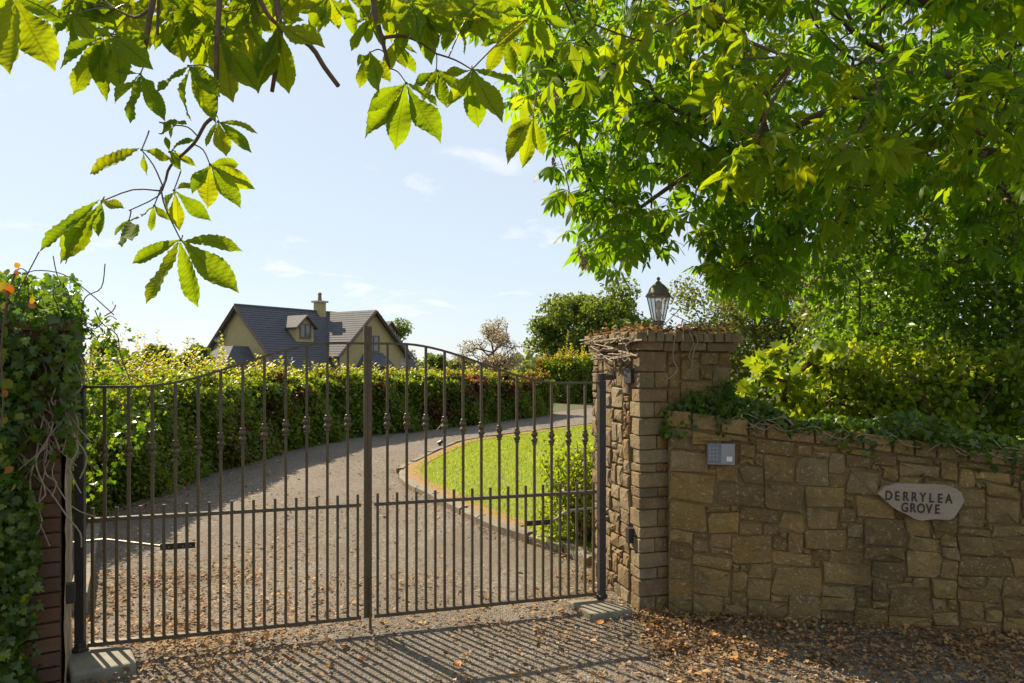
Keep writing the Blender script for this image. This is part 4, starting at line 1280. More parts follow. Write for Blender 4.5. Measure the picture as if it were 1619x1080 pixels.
# shrub on the lawn by the pillar
def shrub(name, c, r, n, size, mat, label, cat='shrub', tmpl=LEAF6, lobes=10, dropz=.05, group=None, up=.4):
    t = thing(name, (c[0], c[1], dropz), label, cat, group)
    cc = np.array(c)
    L = rand_unit(lobes) * rng.uniform(.3, .8, (lobes, 1)) * np.array(r) + cc
    idx = rng.integers(0, lobes, n)
    T = L[idx] + rand_unit(n) * (rng.random((n, 1)) ** .4) * np.array(r) * .42
    T[:, 2] = np.maximum(T[:, 2], dropz + .03)
    leaf_cloud('foliage', tmpl, T, size * rng.uniform(.6, 1.3, n), mat, t, n=rand_unit(n) * .8 + np.array([0, 0, .5]))
    mb = MB()
    for i in range(lobes * 3):
        p = T[rng.integers(0, n)]
        b = np.array([c[0] + rng.normal(0, r[0] * .15), c[1] + rng.normal(0, r[1] * .15), dropz])
        mid = (b + p) / 2 + rng.normal(0, .05, 3)
        mb.tube(smooth_line([b, mid, p], 3), np.linspace(.012, .003, 7), 5, False)
    mb.build('stems', M['twig'], t)
    return t
shrub('lawn_shrub', (.66, 6.2, .52), (.48, .5, .60), 6500, .036, M['sycamore'], 'golden green shrub on the lawn just behind the right gate hinge', dropz=.06, lobes=26)

# toppled garden light on the lawn edge
tp = np.array([(697 - 809.5) * 13.2 / FPX, 13.2, .08])
gl_ = thing('garden_light', tp, 'small garden light lying on the lawn edge with thin stakes', 'garden light')
MB().tube([tp + np.array([-.05, 0, .03]), tp + np.array([.0, 0, .06]), tp + np.array([.06, 0, .02])], [.05, .06, .045], 10).build('head', M['gatedark'], gl_)
MB().lathe((tp[0] + .045, tp[1] - .05, tp[2] + .0), [(.03, 0), (.035, .03), (.02, .05)], 8).build('lens', M['white'], gl_)
MB().tube([tp + np.array([.03, 0, .03]), tp + np.array([.10, 0, .5])], .006, 5).build('stake', M['galv'], gl_)
MB().tube([tp + np.array([.10, 0, .5]), tp + np.array([-.08, 0, .30])], .006, 5).build('stake', M['galv'], gl_)

# ------------------------------------------------------------------ evergreen bush mass behind the wall
def bush_mass(name, lobes_, n, size, mat, tmpl, label, cat, root, trunk_r=.07, group=None):
    c = np.array([l[:3] for l in lobes_]); lr = np.array([l[3] for l in lobes_])
    t = thing(name, root[0], label, cat, group)
    w = lr ** 2; w /= w.sum()
    idx = rng.choice(len(c), n, p=w)
    T = c[idx] + rand_unit(n) * (rng.random((n, 1)) ** .35) * lr[idx][:, None]
    ok = T[:, 2] > .1
    wl_ = 4.53 - .169 * (T[:, 0] - 1.04)
    ok &= T[:, 1] > wl_ + .15
    T = T[ok]
    leaf_cloud('foliage', tmpl, T, size * rng.uniform(.6, 1.3, len(T)), mat, t, n=rand_unit(len(T)) * .9 + np.array([0, 0, .5]))
    pts = T[rng.choice(len(T), 160, replace=False)]
    P, par, cnt = grow(np.vstack([c, pts]), np.array(root))
    mb = MB()
    mb.tube(root, np.linspace(trunk_r, trunk_r * .5, len(root)), 7)
    mb.build('trunk', M['bark'], t)
    mb = MB()
    for j in range(len(root), len(P)):
        mb.tube([P[par[j]], P[j]], [min(trunk_r * .5, .006 * math.sqrt(cnt[par[j]])), .005 * math.sqrt(cnt[j])], 4, False)
    mb.build('branches', M['bark'], t, kind='stuff')
    return t
lob = []
for (px, py, D, r) in [(1240, 640, 6.6, .42), (1290, 590, 6.9, .5), (1350, 640, 6.3, .5), (1360, 540, 7.0, .6), (1420, 600, 6.5, .6), (1430, 500, 7.0, .7), (1480, 640, 6.0, .55), (1500, 420, 7.0, .8),
                       (1520, 560, 6.3, .7), (1560, 470, 6.6, .8), (1580, 640, 5.8, .6), (1600, 560, 6.0, .7), (1600, 380, 7.0, .9), (1640, 480, 6.2, .8), (1700, 600, 5.8, .8), (1720, 420, 6.4, .9), (1560, 330, 7.6, .8), (1470, 350, 7.8, .7),
                       (1300, 660, 6.6, .4), (1400, 665, 6.0, .4), (1540, 690, 5.6, .4), (1650, 660, 5.4, .5), (1400, 440, 7.6, .6)]:
    lob.append((*at(px, py, D), r))
r0 = at(1500, 650, 6.7)
lob += [(*at(rng.uniform(1330, 1680), rng.uniform(250, 640), rng.uniform(5.8, 7.8)), rng.uniform(.18, .4)) for _ in range(60)]
bush_mass('evergreen_bush', lob, 34000, .062, M['holly'], LEAF4, 'large dark evergreen bush rising behind the stone wall', 'bush',
          [(r0[0], r0[1], -.05), (r0[0] + .05, r0[1], .9), (r0[0] - .05, r0[1] + .1, 1.8), (r0[0], r0[1], 2.6)])
lob = []
while len(lob) < 64:
    px, py = rng.uniform(1165, 1440), rng.uniform(545, 690)
    if px > 1345 and py < 610: continue
    if py > 545 + max(0, 1235 - px) * 1.0: lob.append((*at(px, py, rng.uniform(5.6, 6.3)), rng.uniform(.06, .13)))
r0 = at(1240, 650, 6.0)
bush_mass('sycamore_sapling', lob, 1100, .10, M['sycamore'], SYC, 'bright sunlit sycamore sapling between the pillar and the evergreen bush', 'sapling',
          [(r0[0], r0[1], -.05), (r0[0], r0[1], .7), (r0[0] + .03, r0[1], 1.3)], .03)

lob = [(*at(rng.uniform(1290, 1640), rng.uniform(570, 690), rng.uniform(5.3, 6.1)), rng.uniform(.12, .26)) for _ in range(46)]
r0 = at(1430, 660, 5.7)
bush_mass('leafy_shrub', lob, 9000, .055, M['sycamore'], LEAF6, 'fresh green leafy shrub just above the ivy on the stone wall', 'shrub',
          [(r0[0], r0[1], -.05), (r0[0], r0[1], .6), (r0[0] + .03, r0[1], 1.1)], .03)

# ------------------------------------------------------------------ ivy
def ivy_plant(name, T, n, S, mat, label, nbig, parent_loc, stems, cat='ivy', d=None):
    t = thing(name, parent_loc, label, cat)
    dist = np.linalg.norm(T - np.array([0, 0, EYE]), axis=1)
    big = np.argsort(-S / dist)[:nbig]
    rest = np.setdiff1d(np.arange(len(T)), big)
    if d is None: d = rng.normal(0, .6, (len(T), 3)) + np.array([0, 0, -.8])
    leaf_cloud('foliage', IVY, T[rest], S[rest], mat, t, d[rest], n[rest])
    me = mesh_np('leaf', IVY[0], IVY[1]); me.materials.append(mat)
    Rm = frames(d[big], n[big])
    base = np.array(parent_loc)
    for k_, b in enumerate(big):
        o = link('leaf', me, None, t, T[b] - base)
        o.rotation_euler = Matrix(Rm[k_].tolist()).to_euler()
        o.scale = (S[b],) * 3
    for P, r_ in stems: MB().tube(P, r_, 5, False).build('stem', M['drytwig'], t)
    return t
# on the brick pillar: over the top, down the left part of the front face and the left edge
def pillar_ivy():
    T, n_ = [], []
    k = 7000
    for _ in range(k):
        m = rng.random()
        if m < .36:                                   # hanging head on top and over the front
            a = rng.uniform(-.07, .85); b = rng.uniform(-.16, .66); zz = 1.90 + min(rng.gamma(2, .05), .22) - .10 * max(0, -b) * 6 * rng.random()
            if b < 0: zz = 1.93 - rng.random() ** 1.3 * .5
            p = LC + LU * a + LB * b
        elif m < .52:                                 # over the gate-side edge
            a = rng.uniform(-.07, .05); b = rng.uniform(-.1, .5); zz = 1.95 - rng.random() ** 1.8 * .75
            p = LC + LU * a + LB * b
        else:                                         # front face, thicker to the left
            a = .36 - rng.random() ** .8 * .27; zz = rng.uniform(.0, 1.8)
            lim = .07 + .05 * math.sin(zz * 6) + .02 * math.sin(zz * 17)
            if a < lim + .06 and rng.random() < .8: a = lim + .06 + rng.random() * (.36 - lim)
            p = LC + LU * a - LB * (.02 + rng.gamma(2, .03))
        T.append((p[0], p[1], zz)); n_.append((LN[0] * .8, LN[1] * .8, .6))
    T = np.array(T); n_ = np.array(n_) + rng.normal(0, .5, (len(T), 3))
    stems = []
    for _ in range(46):
        a = rng.uniform(-.03, .3); z1 = rng.uniform(1.25, 1.98)
        P = []
        p = LC + LU * a - LB * .03
        zz = z1
        P0 = np.array([p[0], p[1], zz])
        pts = [P0]
        for _i in range(5):
            pts.append(pts[-1] + np.array([*(LU * rng.normal(0, .05) - LB * rng.normal(0, .012)), -rng.uniform(.04, .16)]))
        stems.append((smooth_line(pts, 3), rng.uniform(.002, .005)))
    ivy_plant('ivy', T, n_, rng.uniform(.022, .06, len(T)), M['ivy'], 'ivy smothering the top and front of the brick pillar', 110, (*(LC + LU * .4 - LB * .1), .0), stems)
pillar_ivy()
# dry wiry shoots standing up from it
wires = [[(25, 470), (40, 440), (62, 398)], [(128, 500), (135, 470), (160, 455), (166, 417)], [(112, 500), (108, 462), (92, 440), (84, 405)], [(30, 440), (55, 428), (100, 434), (140, 462), (180, 498)],
         [(165, 500), (178, 492), (183, 482)], [(60, 470), (70, 448), (73, 440)], [(118, 490), (116, 468), (119, 455)], [(95, 490), (84, 468), (86, 452)], [(8, 450), (30, 425), (45, 432)],
         [(125, 510), (150, 520), (172, 500), (184, 505)], [(150, 490), (160, 510), (185, 530), (190, 560), (205, 600)], [(70, 500), (66, 470), (60, 455)], [(48, 480), (44, 455), (50, 445)]]
dv_ = thing('dead_stems', at(100, 520, 3.45), 'bare wiry stems poking up from the ivy on the brick pillar', 'dead stems')
for w in wires:
    D = rng.uniform(3.35, 3.7)
    MB().tube(smooth_line([at(a, b, D + rng.normal(0, .03)) for a, b in w], 4), .0028, 5, False).build('stem', M['twig'], dv_)
# climbing trail over the gate's first bars
def trail():
    T, n_ = [], []
    stems = []
    for (P, D) in (([(122, 500), (150, 510), (175, 540), (190, 580)], 3.75), ([(120, 560), (140, 600), (150, 650), (165, 700)], 3.85), ([(118, 620), (150, 650), (190, 660)], 3.9), ([(122, 680), (140, 720), (150, 770)], 3.9), ([(125, 640), (160, 700), (200, 690), (240, 650)], 3.95)):
        L = smooth_line([at(a, b, D + .05 * i) for i, (a, b) in enumerate(P)], 5)
        stems.append((L, .0025))
        for p in L:
            for _ in range(9):
                T.append(p + rng.normal(0, .055, 3)); n_.append(rng.normal(0, .6, 3) + (0, -.5, .6))
    T = np.array(T); n_ = np.array(n_)
    ivy_plant('ivy_trail', T, n_, rng.uniform(.02, .05, len(T)), M['ivy'], 'loose ivy trail hanging beside the left gate hinge', 40, (-2.5, 3.8, 1.0), stems)
trail()
# creeper with coloured leaves at the far left
t = thing('creeper', at(5, 700, 3.0), 'creeper with large orange and yellow leaves on the brick pillar', 'creeper')
me = mesh_np('leaf', LEAF6[0] * np.array([1.25, 1, 1]), LEAF6[1]); me.materials.append(M['creeper'])
base = np.array(t.location)
for (px, py, s_) in [(8, 722, .085), (22, 738, .07), (4, 660, .06), (26, 655, .065), (2, 560, .10), (3, 600, .09), (6, 445, .07), (18, 450, .07), (48, 470, .06), (52, 480, .055), (12, 425, .06), (8, 615, .06), (20, 770, .06), (3, 480, .07), (30, 432, .055), (2, 700, .06), (14, 460, .06), (24, 415, .05)]:
    p = at(px, py, rng.uniform(2.9, 3.1))
    o = link('leaf', me, None, t, p - base)
    o.scale = (s_ * .62,) * 3
    d_ = rng.normal(0, .5, (1, 3)) + np.array([[.1, -.1, -.7]]); n0 = np.array([[.2, -1, .5]]) + rng.normal(0, .35, (1, 3))
    o.rotation_euler = Matrix(frames(d_, n0)[0].tolist()).to_euler()
pts = [at(-5, 700, 3.0), at(5, 640, 3.02), at(2, 560, 3.03), at(10, 480, 3.05), at(25, 430, 3.05)]
MB().tube(smooth_line(pts, 4), .004, 5).build('stem', M['twig'], t)

# ivy lying along the wall top
def wall_ivy():
    k = 5200
    u = rng.random(k) ** .9 * 3.2 + .12
    h = rng.uniform(-.34, .05, k)
    T = []
    for a, b in zip(u, h):
        top = wall_top(a) * 1.09
        thick = .10 + .05 * math.sin(a * 5) + .03 * math.sin(a * 13)
        z = top + rng.random() * thick + (0.0 if b < 0 else -rng.random() ** 2 * (.07 + .07 * (math.sin(a * 7) > .2)))
        p = WA + WU * a + WN * b
        T.append((p[0], p[1], z))
    T = np.array(T)
    n_ = rng.normal(0, .5, (k, 3)) + np.array([WN[0] * .6, WN[1] * .6, .9])
    stems = []
    for _ in range(26):
        a = rng.uniform(.1, 2.6)
        pts = [np.array([*(WA + WU * (a + .08 * i) + WN * .03), wall_top(a + .08 * i) * 1.09 - .01 + rng.normal(0, .03)]) for i in range(4)]
        stems.append((smooth_line(pts, 3), .003))
    ivy_plant('ivy', T, n_, rng.uniform(.022, .055, k), M['ivy'], 'dark ivy lying along the top of the stone wall', 120, (*(WA + WU * 1.2), 1.2), stems)
    # climbing the pillar face above the wall
    k = 1000
    a = .68 - rng.random(k) ** 1.3 * .55; z = 1.20 + rng.random(k) ** 2.2 * .42 * (.25 + a)
    T = np.array([frontP(x_, y_, .03 + rng.gamma(2, .02)) for x_, y_ in zip(a, z)])
    n_ = rng.normal(0, .5, (k, 3)) + np.array([GN[0], GN[1], .6])
    ivy_plant('ivy', T, n_, rng.uniform(.02, .05, k), M['ivy'], 'ivy patch climbing the stone pillar above the wall', 20, (*PC, 1.3),
              [(smooth_line([frontP(.5, 1.2, .02), frontP(.42, 1.35, .02), frontP(.5, 1.5, .02)], 3), .004)])
wall_ivy()
# dry vine over the stone pillar's cap
vn = thing('dry_vine', (*PC, 1.85), 'dry leafless vine trailing over the cap of the stone pillar', 'vine')
for _ in range(26):                                  # matted on the gate-side face under the cap
    u0 = rng.uniform(.05, .75); z0 = rng.uniform(1.68, 1.86)
    pts = [sideP(u0 + .07 * i * rng.choice([-1, 1]) + rng.normal(0, .02), z0 + rng.normal(0, .025), .075 + rng.normal(0, .012)) for i in range(4)]
    MB().tube(smooth_line(pts, 3), rng.uniform(.003, .006), 5, False).build('stem', M['drytwig'], vn)
for (u0, zs) in ((.20, (1.885, 1.80, 1.70, 1.62, 1.55)), (.33, (1.885, 1.80, 1.72, 1.66, 1.60)), (.36, (1.885, 1.82, 1.76, 1.62))):
    pts = [frontP(u0 + rng.normal(0, .025), z_, .075 if z_ > PH else .03) for z_ in zs]
    MB().tube(smooth_line(pts, 4), .0045, 5, False).build('stem', M['drytwig'], vn)
T = np.array([(*(PC + GU * rng.uniform(-.04, PW + .04) - GN * rng.uniform(-.04, PD)), PH + .135 + rng.exponential(.015)) for _ in range(750)])
leaf_cloud('dry_leaves', DRY, T, rng.uniform(.02, .055, len(T)), M['litter'], vn, rng.normal(0, 1, (len(T), 3)) * np.array([1, 1, .3]), rng.normal(0, .5, (len(T), 3)) + np.array([0, 0, 1]))
for _ in range(30):
    p = np.array([*(PC + GU * rng.uniform(0, PW * .8) - GN * rng.uniform(0, PD * .7)), PH + .135])
    pts = [p, p + rng.normal(0, .06, 3) + (0, 0, .02), p + rng.normal(0, .1, 3) + (0, 0, .02)]
    MB().tube(smooth_line(pts, 3), .003, 4, False).build('stem', M['drytwig'], vn)

# ------------------------------------------------------------------ horse chestnut
def leaflet_tmpl(nseg, serr, wid=.2, fold=.18, droop=.16, wave=0.0, cols=3):
    """unit leaflet along +y, base at origin; returns V,F,UV (u along, v across -1..1)"""
    V, U = [], []
    for i in range(nseg + 1):
        t = (i / nseg) ** .92
        if t < .64: w = math.sin(math.pi / 2 * t / .64) ** 1.75
        else:
            x = (t - .64) / .36
            w = (1 - x ** 2.8) * (1 - .18 * x)
        w = wid * max(w, .0) + (.006 if i < nseg else .002)
        if 0 < i < nseg: w *= (1 + (serr if i % 2 else -serr))
        zc = -droop * t * t + .03 * math.sin(t * 5 + wave * 9)
        wv = wave * math.sin(t * 8)
        for c in range(cols):
            v = -1 + 2 * c / (cols - 1)
            x = w * v
            V.append((x + .05 * wave * math.sin(t * 3), t - .04 * abs(v) * (i < nseg) * (t > .05), zc + fold * abs(x) * (1.35 - .6 * abs(v)) + wv * x + (.012 * math.sin(t * 55) * abs(v) if cols > 3 else 0)))
            U.append((t, v))
    F = []
    for i in range(nseg):
        for c in range(cols - 1):
            a = i * cols + c; b = a + cols
            F += [(a, a + 1, b + 1), (a, b + 1, b)]
    return np.array(V), np.array(F), np.array(U, float)
def compound(nseg, k, pet, serr, seed):
    r = np.random.default_rng(seed)
    V, F, U = [], [], []
    b = 0
    angs = {5: (-78, -38, 0, 38, 78), 6: (-95, -58, -20, 18, 52, 92), 7: (-108, -72, -36, 0, 36, 72, 108)}[k]
    for a in angs:
        v, f, u = leaflet_tmpl(nseg, serr, r.uniform(.14, .18), r.uniform(.15, .6), r.uniform(.15, .7), r.uniform(-.3, .3))
        L = (1 - .0042 * abs(a)) * r.uniform(.9, 1.08)
        q = R(a + r.normal(0, 5)); tl = r.normal(-.12, .14)
        v = v * L
        rot = Matrix.Rotation(-q, 3, 'Z') @ Matrix.Rotation(tl, 3, 'X')
        v = v @ np.array(rot).T + np.array([0, pet, 0])
        V.append(v); F.append(f + b); U.append(u); b += len(v)
    pv = np.array([(.012, 0, 0), (-.012, 0, 0), (0, 0, .02), (.009, pet, 0), (-.009, pet, 0), (0, pet, .014)])
    V.append(pv); F.append(np.array([(0, 1, 4), (0, 4, 3), (1, 2, 5), (1, 5, 4), (2, 0, 3), (2, 3, 5)]) + b); U.append(np.tile((.5, 0.), (6, 1)))
    return np.vstack(V), np.vstack(F), np.vstack(U)
TR = np.array([5.6, 6.4])
ct = thing('horse_chestnut_tree', (TR[0], TR[1], 0), 'horse chestnut tree whose leafy boughs overhang the wall and gate', 'tree')
ctb = np.array([TR[0], TR[1], 0.])

# canopy clusters, through a measured volume; those outside the frame are added for shade
def inpoly(px, py, poly):
    c = False; j = len(poly) - 1
    for i in range(len(poly)):
        xi, yi = poly[i]; xj, yj = poly[j]
        if (yi > py) != (yj > py) and px < (xj - xi) * (py - yi) / (yj - yi) + xi: c = not c
        j = i
    return c
POLY = [(720, -320), (755, 10), (800, 80), (828, 160), (858, 215), (892, 268), (885, 318), (920, 345), (925, 410), (975, 428), (1035, 380), (1062, 330), (1120, 322), (1138, 395), (1165, 445), (1225, 450), (1290, 400), (1400, 340), (1500, 300), (1619, 260), (1900, 260), (2000, -320)]
nodes = []
tries = 0
while len(nodes) < 760:
    px, py = rng.uniform(700, 1980), rng.uniform(-320, 470)
    if not inpoly(px, py, POLY): continue
    if (px > 1640 or py < -30) and rng.random() < .55: continue  # unseen clusters added for shade stay sparser outside the frame
    D = rng.uniform(3.7, 7.6)
    if py > 250 and px < 1120: D = rng.uniform(4.0, 5.8)
    if px > 1150 and py < 260 and rng.random() < .22: D = rng.uniform(2.6, 3.7)
    if py < 120 and rng.random() < .2 and px < 1200: D = rng.uniform(2.4, 3.6)
    p = at(px, py, D)
    if p[2] > 6.8: continue
    nodes.append(p)
POLY2 = [(1115, 320), (1128, 420), (1160, 470), (1235, 480), (1300, 455), (1450, 425), (1660, 400), (1660, 230), (1115, 230)]
while len(nodes) < 860:
    px, py = rng.uniform(1110, 1660), rng.uniform(230, 485)
    if inpoly(px, py, POLY2): nodes.append(at(px, py, rng.uniform(4.6, 6.6)))
while len(nodes) < 1010:
    px, py = rng.uniform(1130, 1660), rng.uniform(-60, 330)
    nodes.append(at(px, py, rng.uniform(4.5, 8.2)))
while len(nodes) < 1100:
    px, py = rng.uniform(790, 1180), rng.uniform(-80, 260)
    if inpoly(px - 15, py + 30, POLY): nodes.append(at(px, py, rng.uniform(3.6, 6.5)))
POLY3 = [(1095, 345), (1108, 420), (1150, 462), (1250, 475), (1250, 320)]
while len(nodes) < 1135:
    px, py = rng.uniform(1095, 1250), rng.uniform(320, 475)
    if inpoly(px, py, POLY3): nodes.append(at(px, py, rng.uniform(4.6, 5.6)))
nodes = np.array(nodes)
lim1 = [at(2050, 200, 6.0), at(1760, 140, 5.4), at(1600, 128, 5.0), at(1500, 118, 4.7), at(1410, 120, 4.4), at(1280, 190, 4.3), at(1130, 250, 4.4), at(1010, 330, 4.6)]
trunk = [(TR[0], TR[1], -.1), (TR[0] - .05, TR[1], 1.2), (TR[0] - .02, TR[1] - .05, 2.4), (TR[0] - .15, TR[1] - .1, 3.6), (TR[0] - .3, TR[1] - .3, 5.0), (TR[0] - .4, TR[1] - .5, 6.3)]
lim2 = [trunk[3], at(1700, -30, 5.2), at(1560, 2, 4.6), at(1450, -10, 4.0), at(1250, -90, 3.4), at(1000, -200, 2.9), at(760, -240, 2.5), at(560, -190, 2.2), at(400, -120, 2.05), at(250, -130, 2.0), at(60, -110, 2.0)]
MB().tube(smooth_line(trunk, 4), np.linspace(.26, .12, 21), 12).build('trunk', M['bark'], ct, True)
l1 = smooth_line([trunk[2]] + lim1, 4); l2 = smooth_line(lim2, 4)
MB().tube(l1, np.linspace(.06, .012, len(l1)), 8).build('limb', M['bark'], ct, True)
MB().tube(l2, np.linspace(.085, .012, len(l2)), 8).build('limb', M['bark'], ct, True)
root = np.vstack([np.array(trunk), l1[2:], l2[2:]])
def connect(P_all, root_pts, root_r):
    pass
P, par, cnt = grow(nodes, root, .30)
nr = len(root)
mb = MB()
kids = {}
for j in range(nr, len(P)): kids.setdefault(par[j], []).append(j)
for j in range(nr, len(P)):
    a, b = P[par[j]], P[j]
    l = np.linalg.norm(b - a)
    mid = (a + b) / 2 + rng.normal(0, .06, 3) * l + np.array([0, 0, -.05 * l])
    r1 = .0024 * cnt[j] ** .5; r0 = min(.0024 * cnt[par[j]] ** .5, r1 * 2.2 + .002) if par[j] >= nr else min(.02, r1 * 1.6)
    mb.tube(smooth_line([a, mid, b], 2), np.linspace(r0, r1, 5), 5, False)
mb.build('branches', M['twig'], ct, kind='stuff')
TM = [compound(8, k_, 1.0, .0, 31 + i) for i, k_ in enumerate((5, 7, 7, 6, 5, 7))]
TMn = [compound(16, k_, 1.0, .04, 61 + i) for i, k_ in enumerate((5, 7, 7, 6))]
LV = []                                            # (position of stalk base, dir, normal, size)
for j in range(nr, len(P)):
    g = nrm(P[j] - P[par[j]])
    outw = nrm(g * np.array([1, 1, .4]) + np.array([-.25, -.1, -.05]))
    m = rng.integers(4, 8)
    for i in range(m):
        a = 2 * math.pi * (i / m) + rng.random()
        dirn = outw * .55 + np.array([math.cos(a), math.sin(a), 0]) * .9 + np.array([0, 0, rng.uniform(-1.1, .2)])
        nn_ = np.array([0, 0, 1.0]) + dirn * .35 + rng.normal(0, .35, 3)
        LV.append((P[j] + rng.normal(0, .035, 3) - g * rng.uniform(0, .16), dirn, nn_, rng.uniform(.085, .15)))
    if len(kids.get(j, [])) and rng.random() < .6:
        q = (P[j] + P[par[j]]) / 2
        a = rng.random() * 6.28
        dirn = np.array([math.cos(a), math.sin(a), rng.uniform(-.6, .1)])
        LV.append((q, dirn, np.array([0, 0, 1.]) + dirn * .3 + rng.normal(0, .3, 3), rng.uniform(.09, .15)))
pos = np.array([l[0] for l in LV]); dr_ = np.array([l[1] for l in LV]); nm_ = np.array([l[2] for l in LV]); sz_ = np.array([l[3] for l in LV])
FR = frames(dr_, nm_)
hub = pos + FR[:, :, 1] * sz_[:, None] * 1.3
Dv = np.maximum(hub[:, 1], .3)
pxs = hub[:, 0] / Dv * FPX + 809.5; pys = HOR - (hub[:, 2] - EYE) / Dv * FPX
vis = (pxs > -60) & (pxs < 1680) & (pys > -60) & (hub[:, 1] > .5)
score = np.where(vis, sz_ / Dv, 0)
big = np.argsort(-score)[:235]
rest = np.setdiff1d(np.arange(len(LV)), big)
mes = []
for (v, f, u) in TMn:
    me = mesh_np('leaf', v, f, u, smooth=True); me.materials.append(M['chestnut']); mes.append(me)
for k_, b in enumerate(big):
    o = link('leaf', mes[k_ % len(mes)], None, ct, pos[b] - ctb)
    o.rotation_euler = Matrix(FR[b].tolist()).to_euler(); o.scale = (sz_[b],) * 3
Vs, Fs, Us, Rs = [], [], [], []; off = 0
for k_, (v, f, u) in enumerate(TM):
    sel = rest[k_::len(TM)]
    a, b, c, d = scatter(v, f, FR[sel], pos[sel], sz_[sel], u)
    Vs.append(a); Fs.append(b + off); Us.append(c); Rs.append(d); off += len(a)
link('foliage', mesh_np('foliage', np.vstack(Vs) - ctb, np.vstack(Fs), np.vstack(Us), np.concatenate(Rs), True), M['chestnut_far'], ct, kind='stuff')

# near hanging leaves, leaf by leaf: stalk end, leaflet tips (measured), depth
branches = [([(350, -110), (347, 0), (343, 60), (342, 114), (341, 160), (339, 182), (324, 197), (306, 228), (270, 262), (262, 285), (255, 302)], 1.95, .0085, .0028),
            ([(262, -130), (242, 0), (236, 30), (232, 60), (225, 106)], 1.98, .010, .006),
            ([(252, -20), (250, 20), (249, 55)], 2.0, .005, .004),
            ([(235, 15), (213, 28), (182, 14)], 1.98, .005, .003),
            ([(430, -120), (437, 0), (443, 45), (441, 75), (430, 145)], 2.02, .011, .006),
            ([(440, 40), (420, 18), (398, -40), (392, -110)], 2.02, .006, .008),
            ([(445, 42), (490, 72), (512, 105), (535, 136)], 2.02, .008, .007),
            ([(580, -180), (590, 0), (598, 40), (606, 70), (615, 108)], 2.1, .011, .005),
            ([(604, 60), (636, 57), (662, 66), (690, 85)], 2.1, .006, .003),
            ([(690, 85), (720, 95), (746, 110)], 2.1, .003, .002),
            ([(255, 302), (210, 300), (162, 318)], 1.93, .0025, .0018),
            ([(255, 302), (262, 330), (286, 380)], 1.9, .0025, .0018),
            ([(258, 296), (243, 262), (224, 237)], 1.9, .0022, .0016),
            ([(262, 285), (250, 310), (204, 333)], 1.92, .0022, .0016)]
for (P_, D, r0_, r1_) in branches:
    L = smooth_line([at(a, b, D) for a, b in P_], 3)
    if len(P_) > 6 or D > 2.05 and r0_ > .01: pass
    MB().tube(L, np.linspace(r0_, r1_, len(L)), 7).build('twig', M['twig'], ct, True)
NEAR = [((22, -8), 1.8, [(13, 115), (83, 104), (101, 41), (-60, 70)]),
        ((163, 56), 1.9, [(84, 97), (114, 149), (150, 140)]),
        ((176, 56), 1.95, [(167, 160), (225, 92), (196, 150), (240, 60)]),
        ((222, 117), 1.88, [(200, 194), (261, 191), (178, 160), (246, 141), (179, 112)]),
        ((298, 104), 1.9, [(284, 189), (340, 191), (245, 141), (326, 122), (349, 158)]),
        ((350, 60), 1.97, [(407, 143), (366, 160), (394, 62), (318, 100), (300, 50)]),
        ((345, 192), 1.9, [(408, 202), (397, 240), (358, 245), (325, 232)]),
        ((224, 237), 1.88, [(140, 274), (272, 249), (236, 278)]),
        ((286, 380), 1.86, [(378, 384), (378, 462), (312, 486), (228, 479), (208, 416)]),
        ((161, 318), 1.9, [(61, 396), (102, 417), (155, 374), (84, 408), (196, 329)]),
        ((275, 301), 1.93, [(286, 364), (335, 349), (311, 287), (255, 345)]),
        ((332, 260), 1.92, [(397, 296), (381, 329), (329, 329), (300, 300), (375, 262)]),
        ((204, 349), 1.9, [(191, 390), (207, 378), (180, 372), (222, 345)]),
        ((244, 325), 1.93, [(238, 366), (264, 347), (222, 340)]),
        ((275, 198), 1.93, [(252, 211), (266, 219), (291, 190), (262, 190)]),
        ((268, 240), 1.95, [(300, 215), (262, 214), (310, 262), (285, 268)]),
        ((642, 131), 2.05, [(573, 217), (625, 236), (700, 222), (578, 172), (692, 165)]),
        ((746, 110), 2.05, [(707, 168), (757, 203), (795, 192), (822, 133), (700, 120)]),
        ((676, 28), 2.1, [(627, 32), (656, 52), (670, 78), (692, 76), (723, 56)]),
        ((717, 29), 2.12, [(771, 31), (744, 84), (757, 3), (700, 80)]),
        ((584, 28), 2.1, [(553, 79), (581, 70), (608, 77), (556, 40)]),
        ((585, 83), 2.08, [(567, 138), (597, 143), (565, 102), (618, 130)]),
        ((624, 65), 2.12, [(642, 108), (656, 117), (612, 112), (660, 84)]),
        ((439, 40), 2.0, [(456, 148), (411, 130), (513, 73), (405, 143), (480, 30)]),
        ((392, 40), 2.04, [(408, 141), (378, 132), (430, 100), (350, 90)]),
        ((519, -6), 2.08, [(513, 43), (537, 47), (488, 44), (566, 31), (470, 20)]),
        ((470, -20), 2.1, [(455, 40), (500, 36), (430, 28)]),
        ((843, 185), 2.7, [(795, 250), (826, 266), (801, 214), (860, 247)]),
        ((690, 110), 2.2, [(668, 160), (706, 170), (735, 150), (655, 140)]),
        ((800, 60), 2.4, [(770, 110), (815, 120), (840, 90), (830, 40), (760, 70)]),
        ((205, 10), 2.1, [(150, 30), (185, 75), (235, 70), (250, 20)]),
        ((130, -10), 2.1, [(95, 12), (120, 24), (165, 40), (180, 5)]),
        ((290, 0), 2.15, [(260, 70), (300, 80), (335, 50), (250, 30)]),
        ((330, 20), 2.2, [(300, 100), (345, 110), (380, 70), (290, 55)]),
        ((400, -10), 2.15, [(370, 60), (405, 75), (440, 50), (360, 15)]),
        ((610, -10), 2.2, [(580, 50), (620, 60), (650, 40), (570, 15)]),
        ((700, -30), 2.2, [(665, 20), (705, 40), (745, 25)]),
        ((780, -10), 2.3, [(745, 40), (785, 60), (820, 45), (830, 10)])]
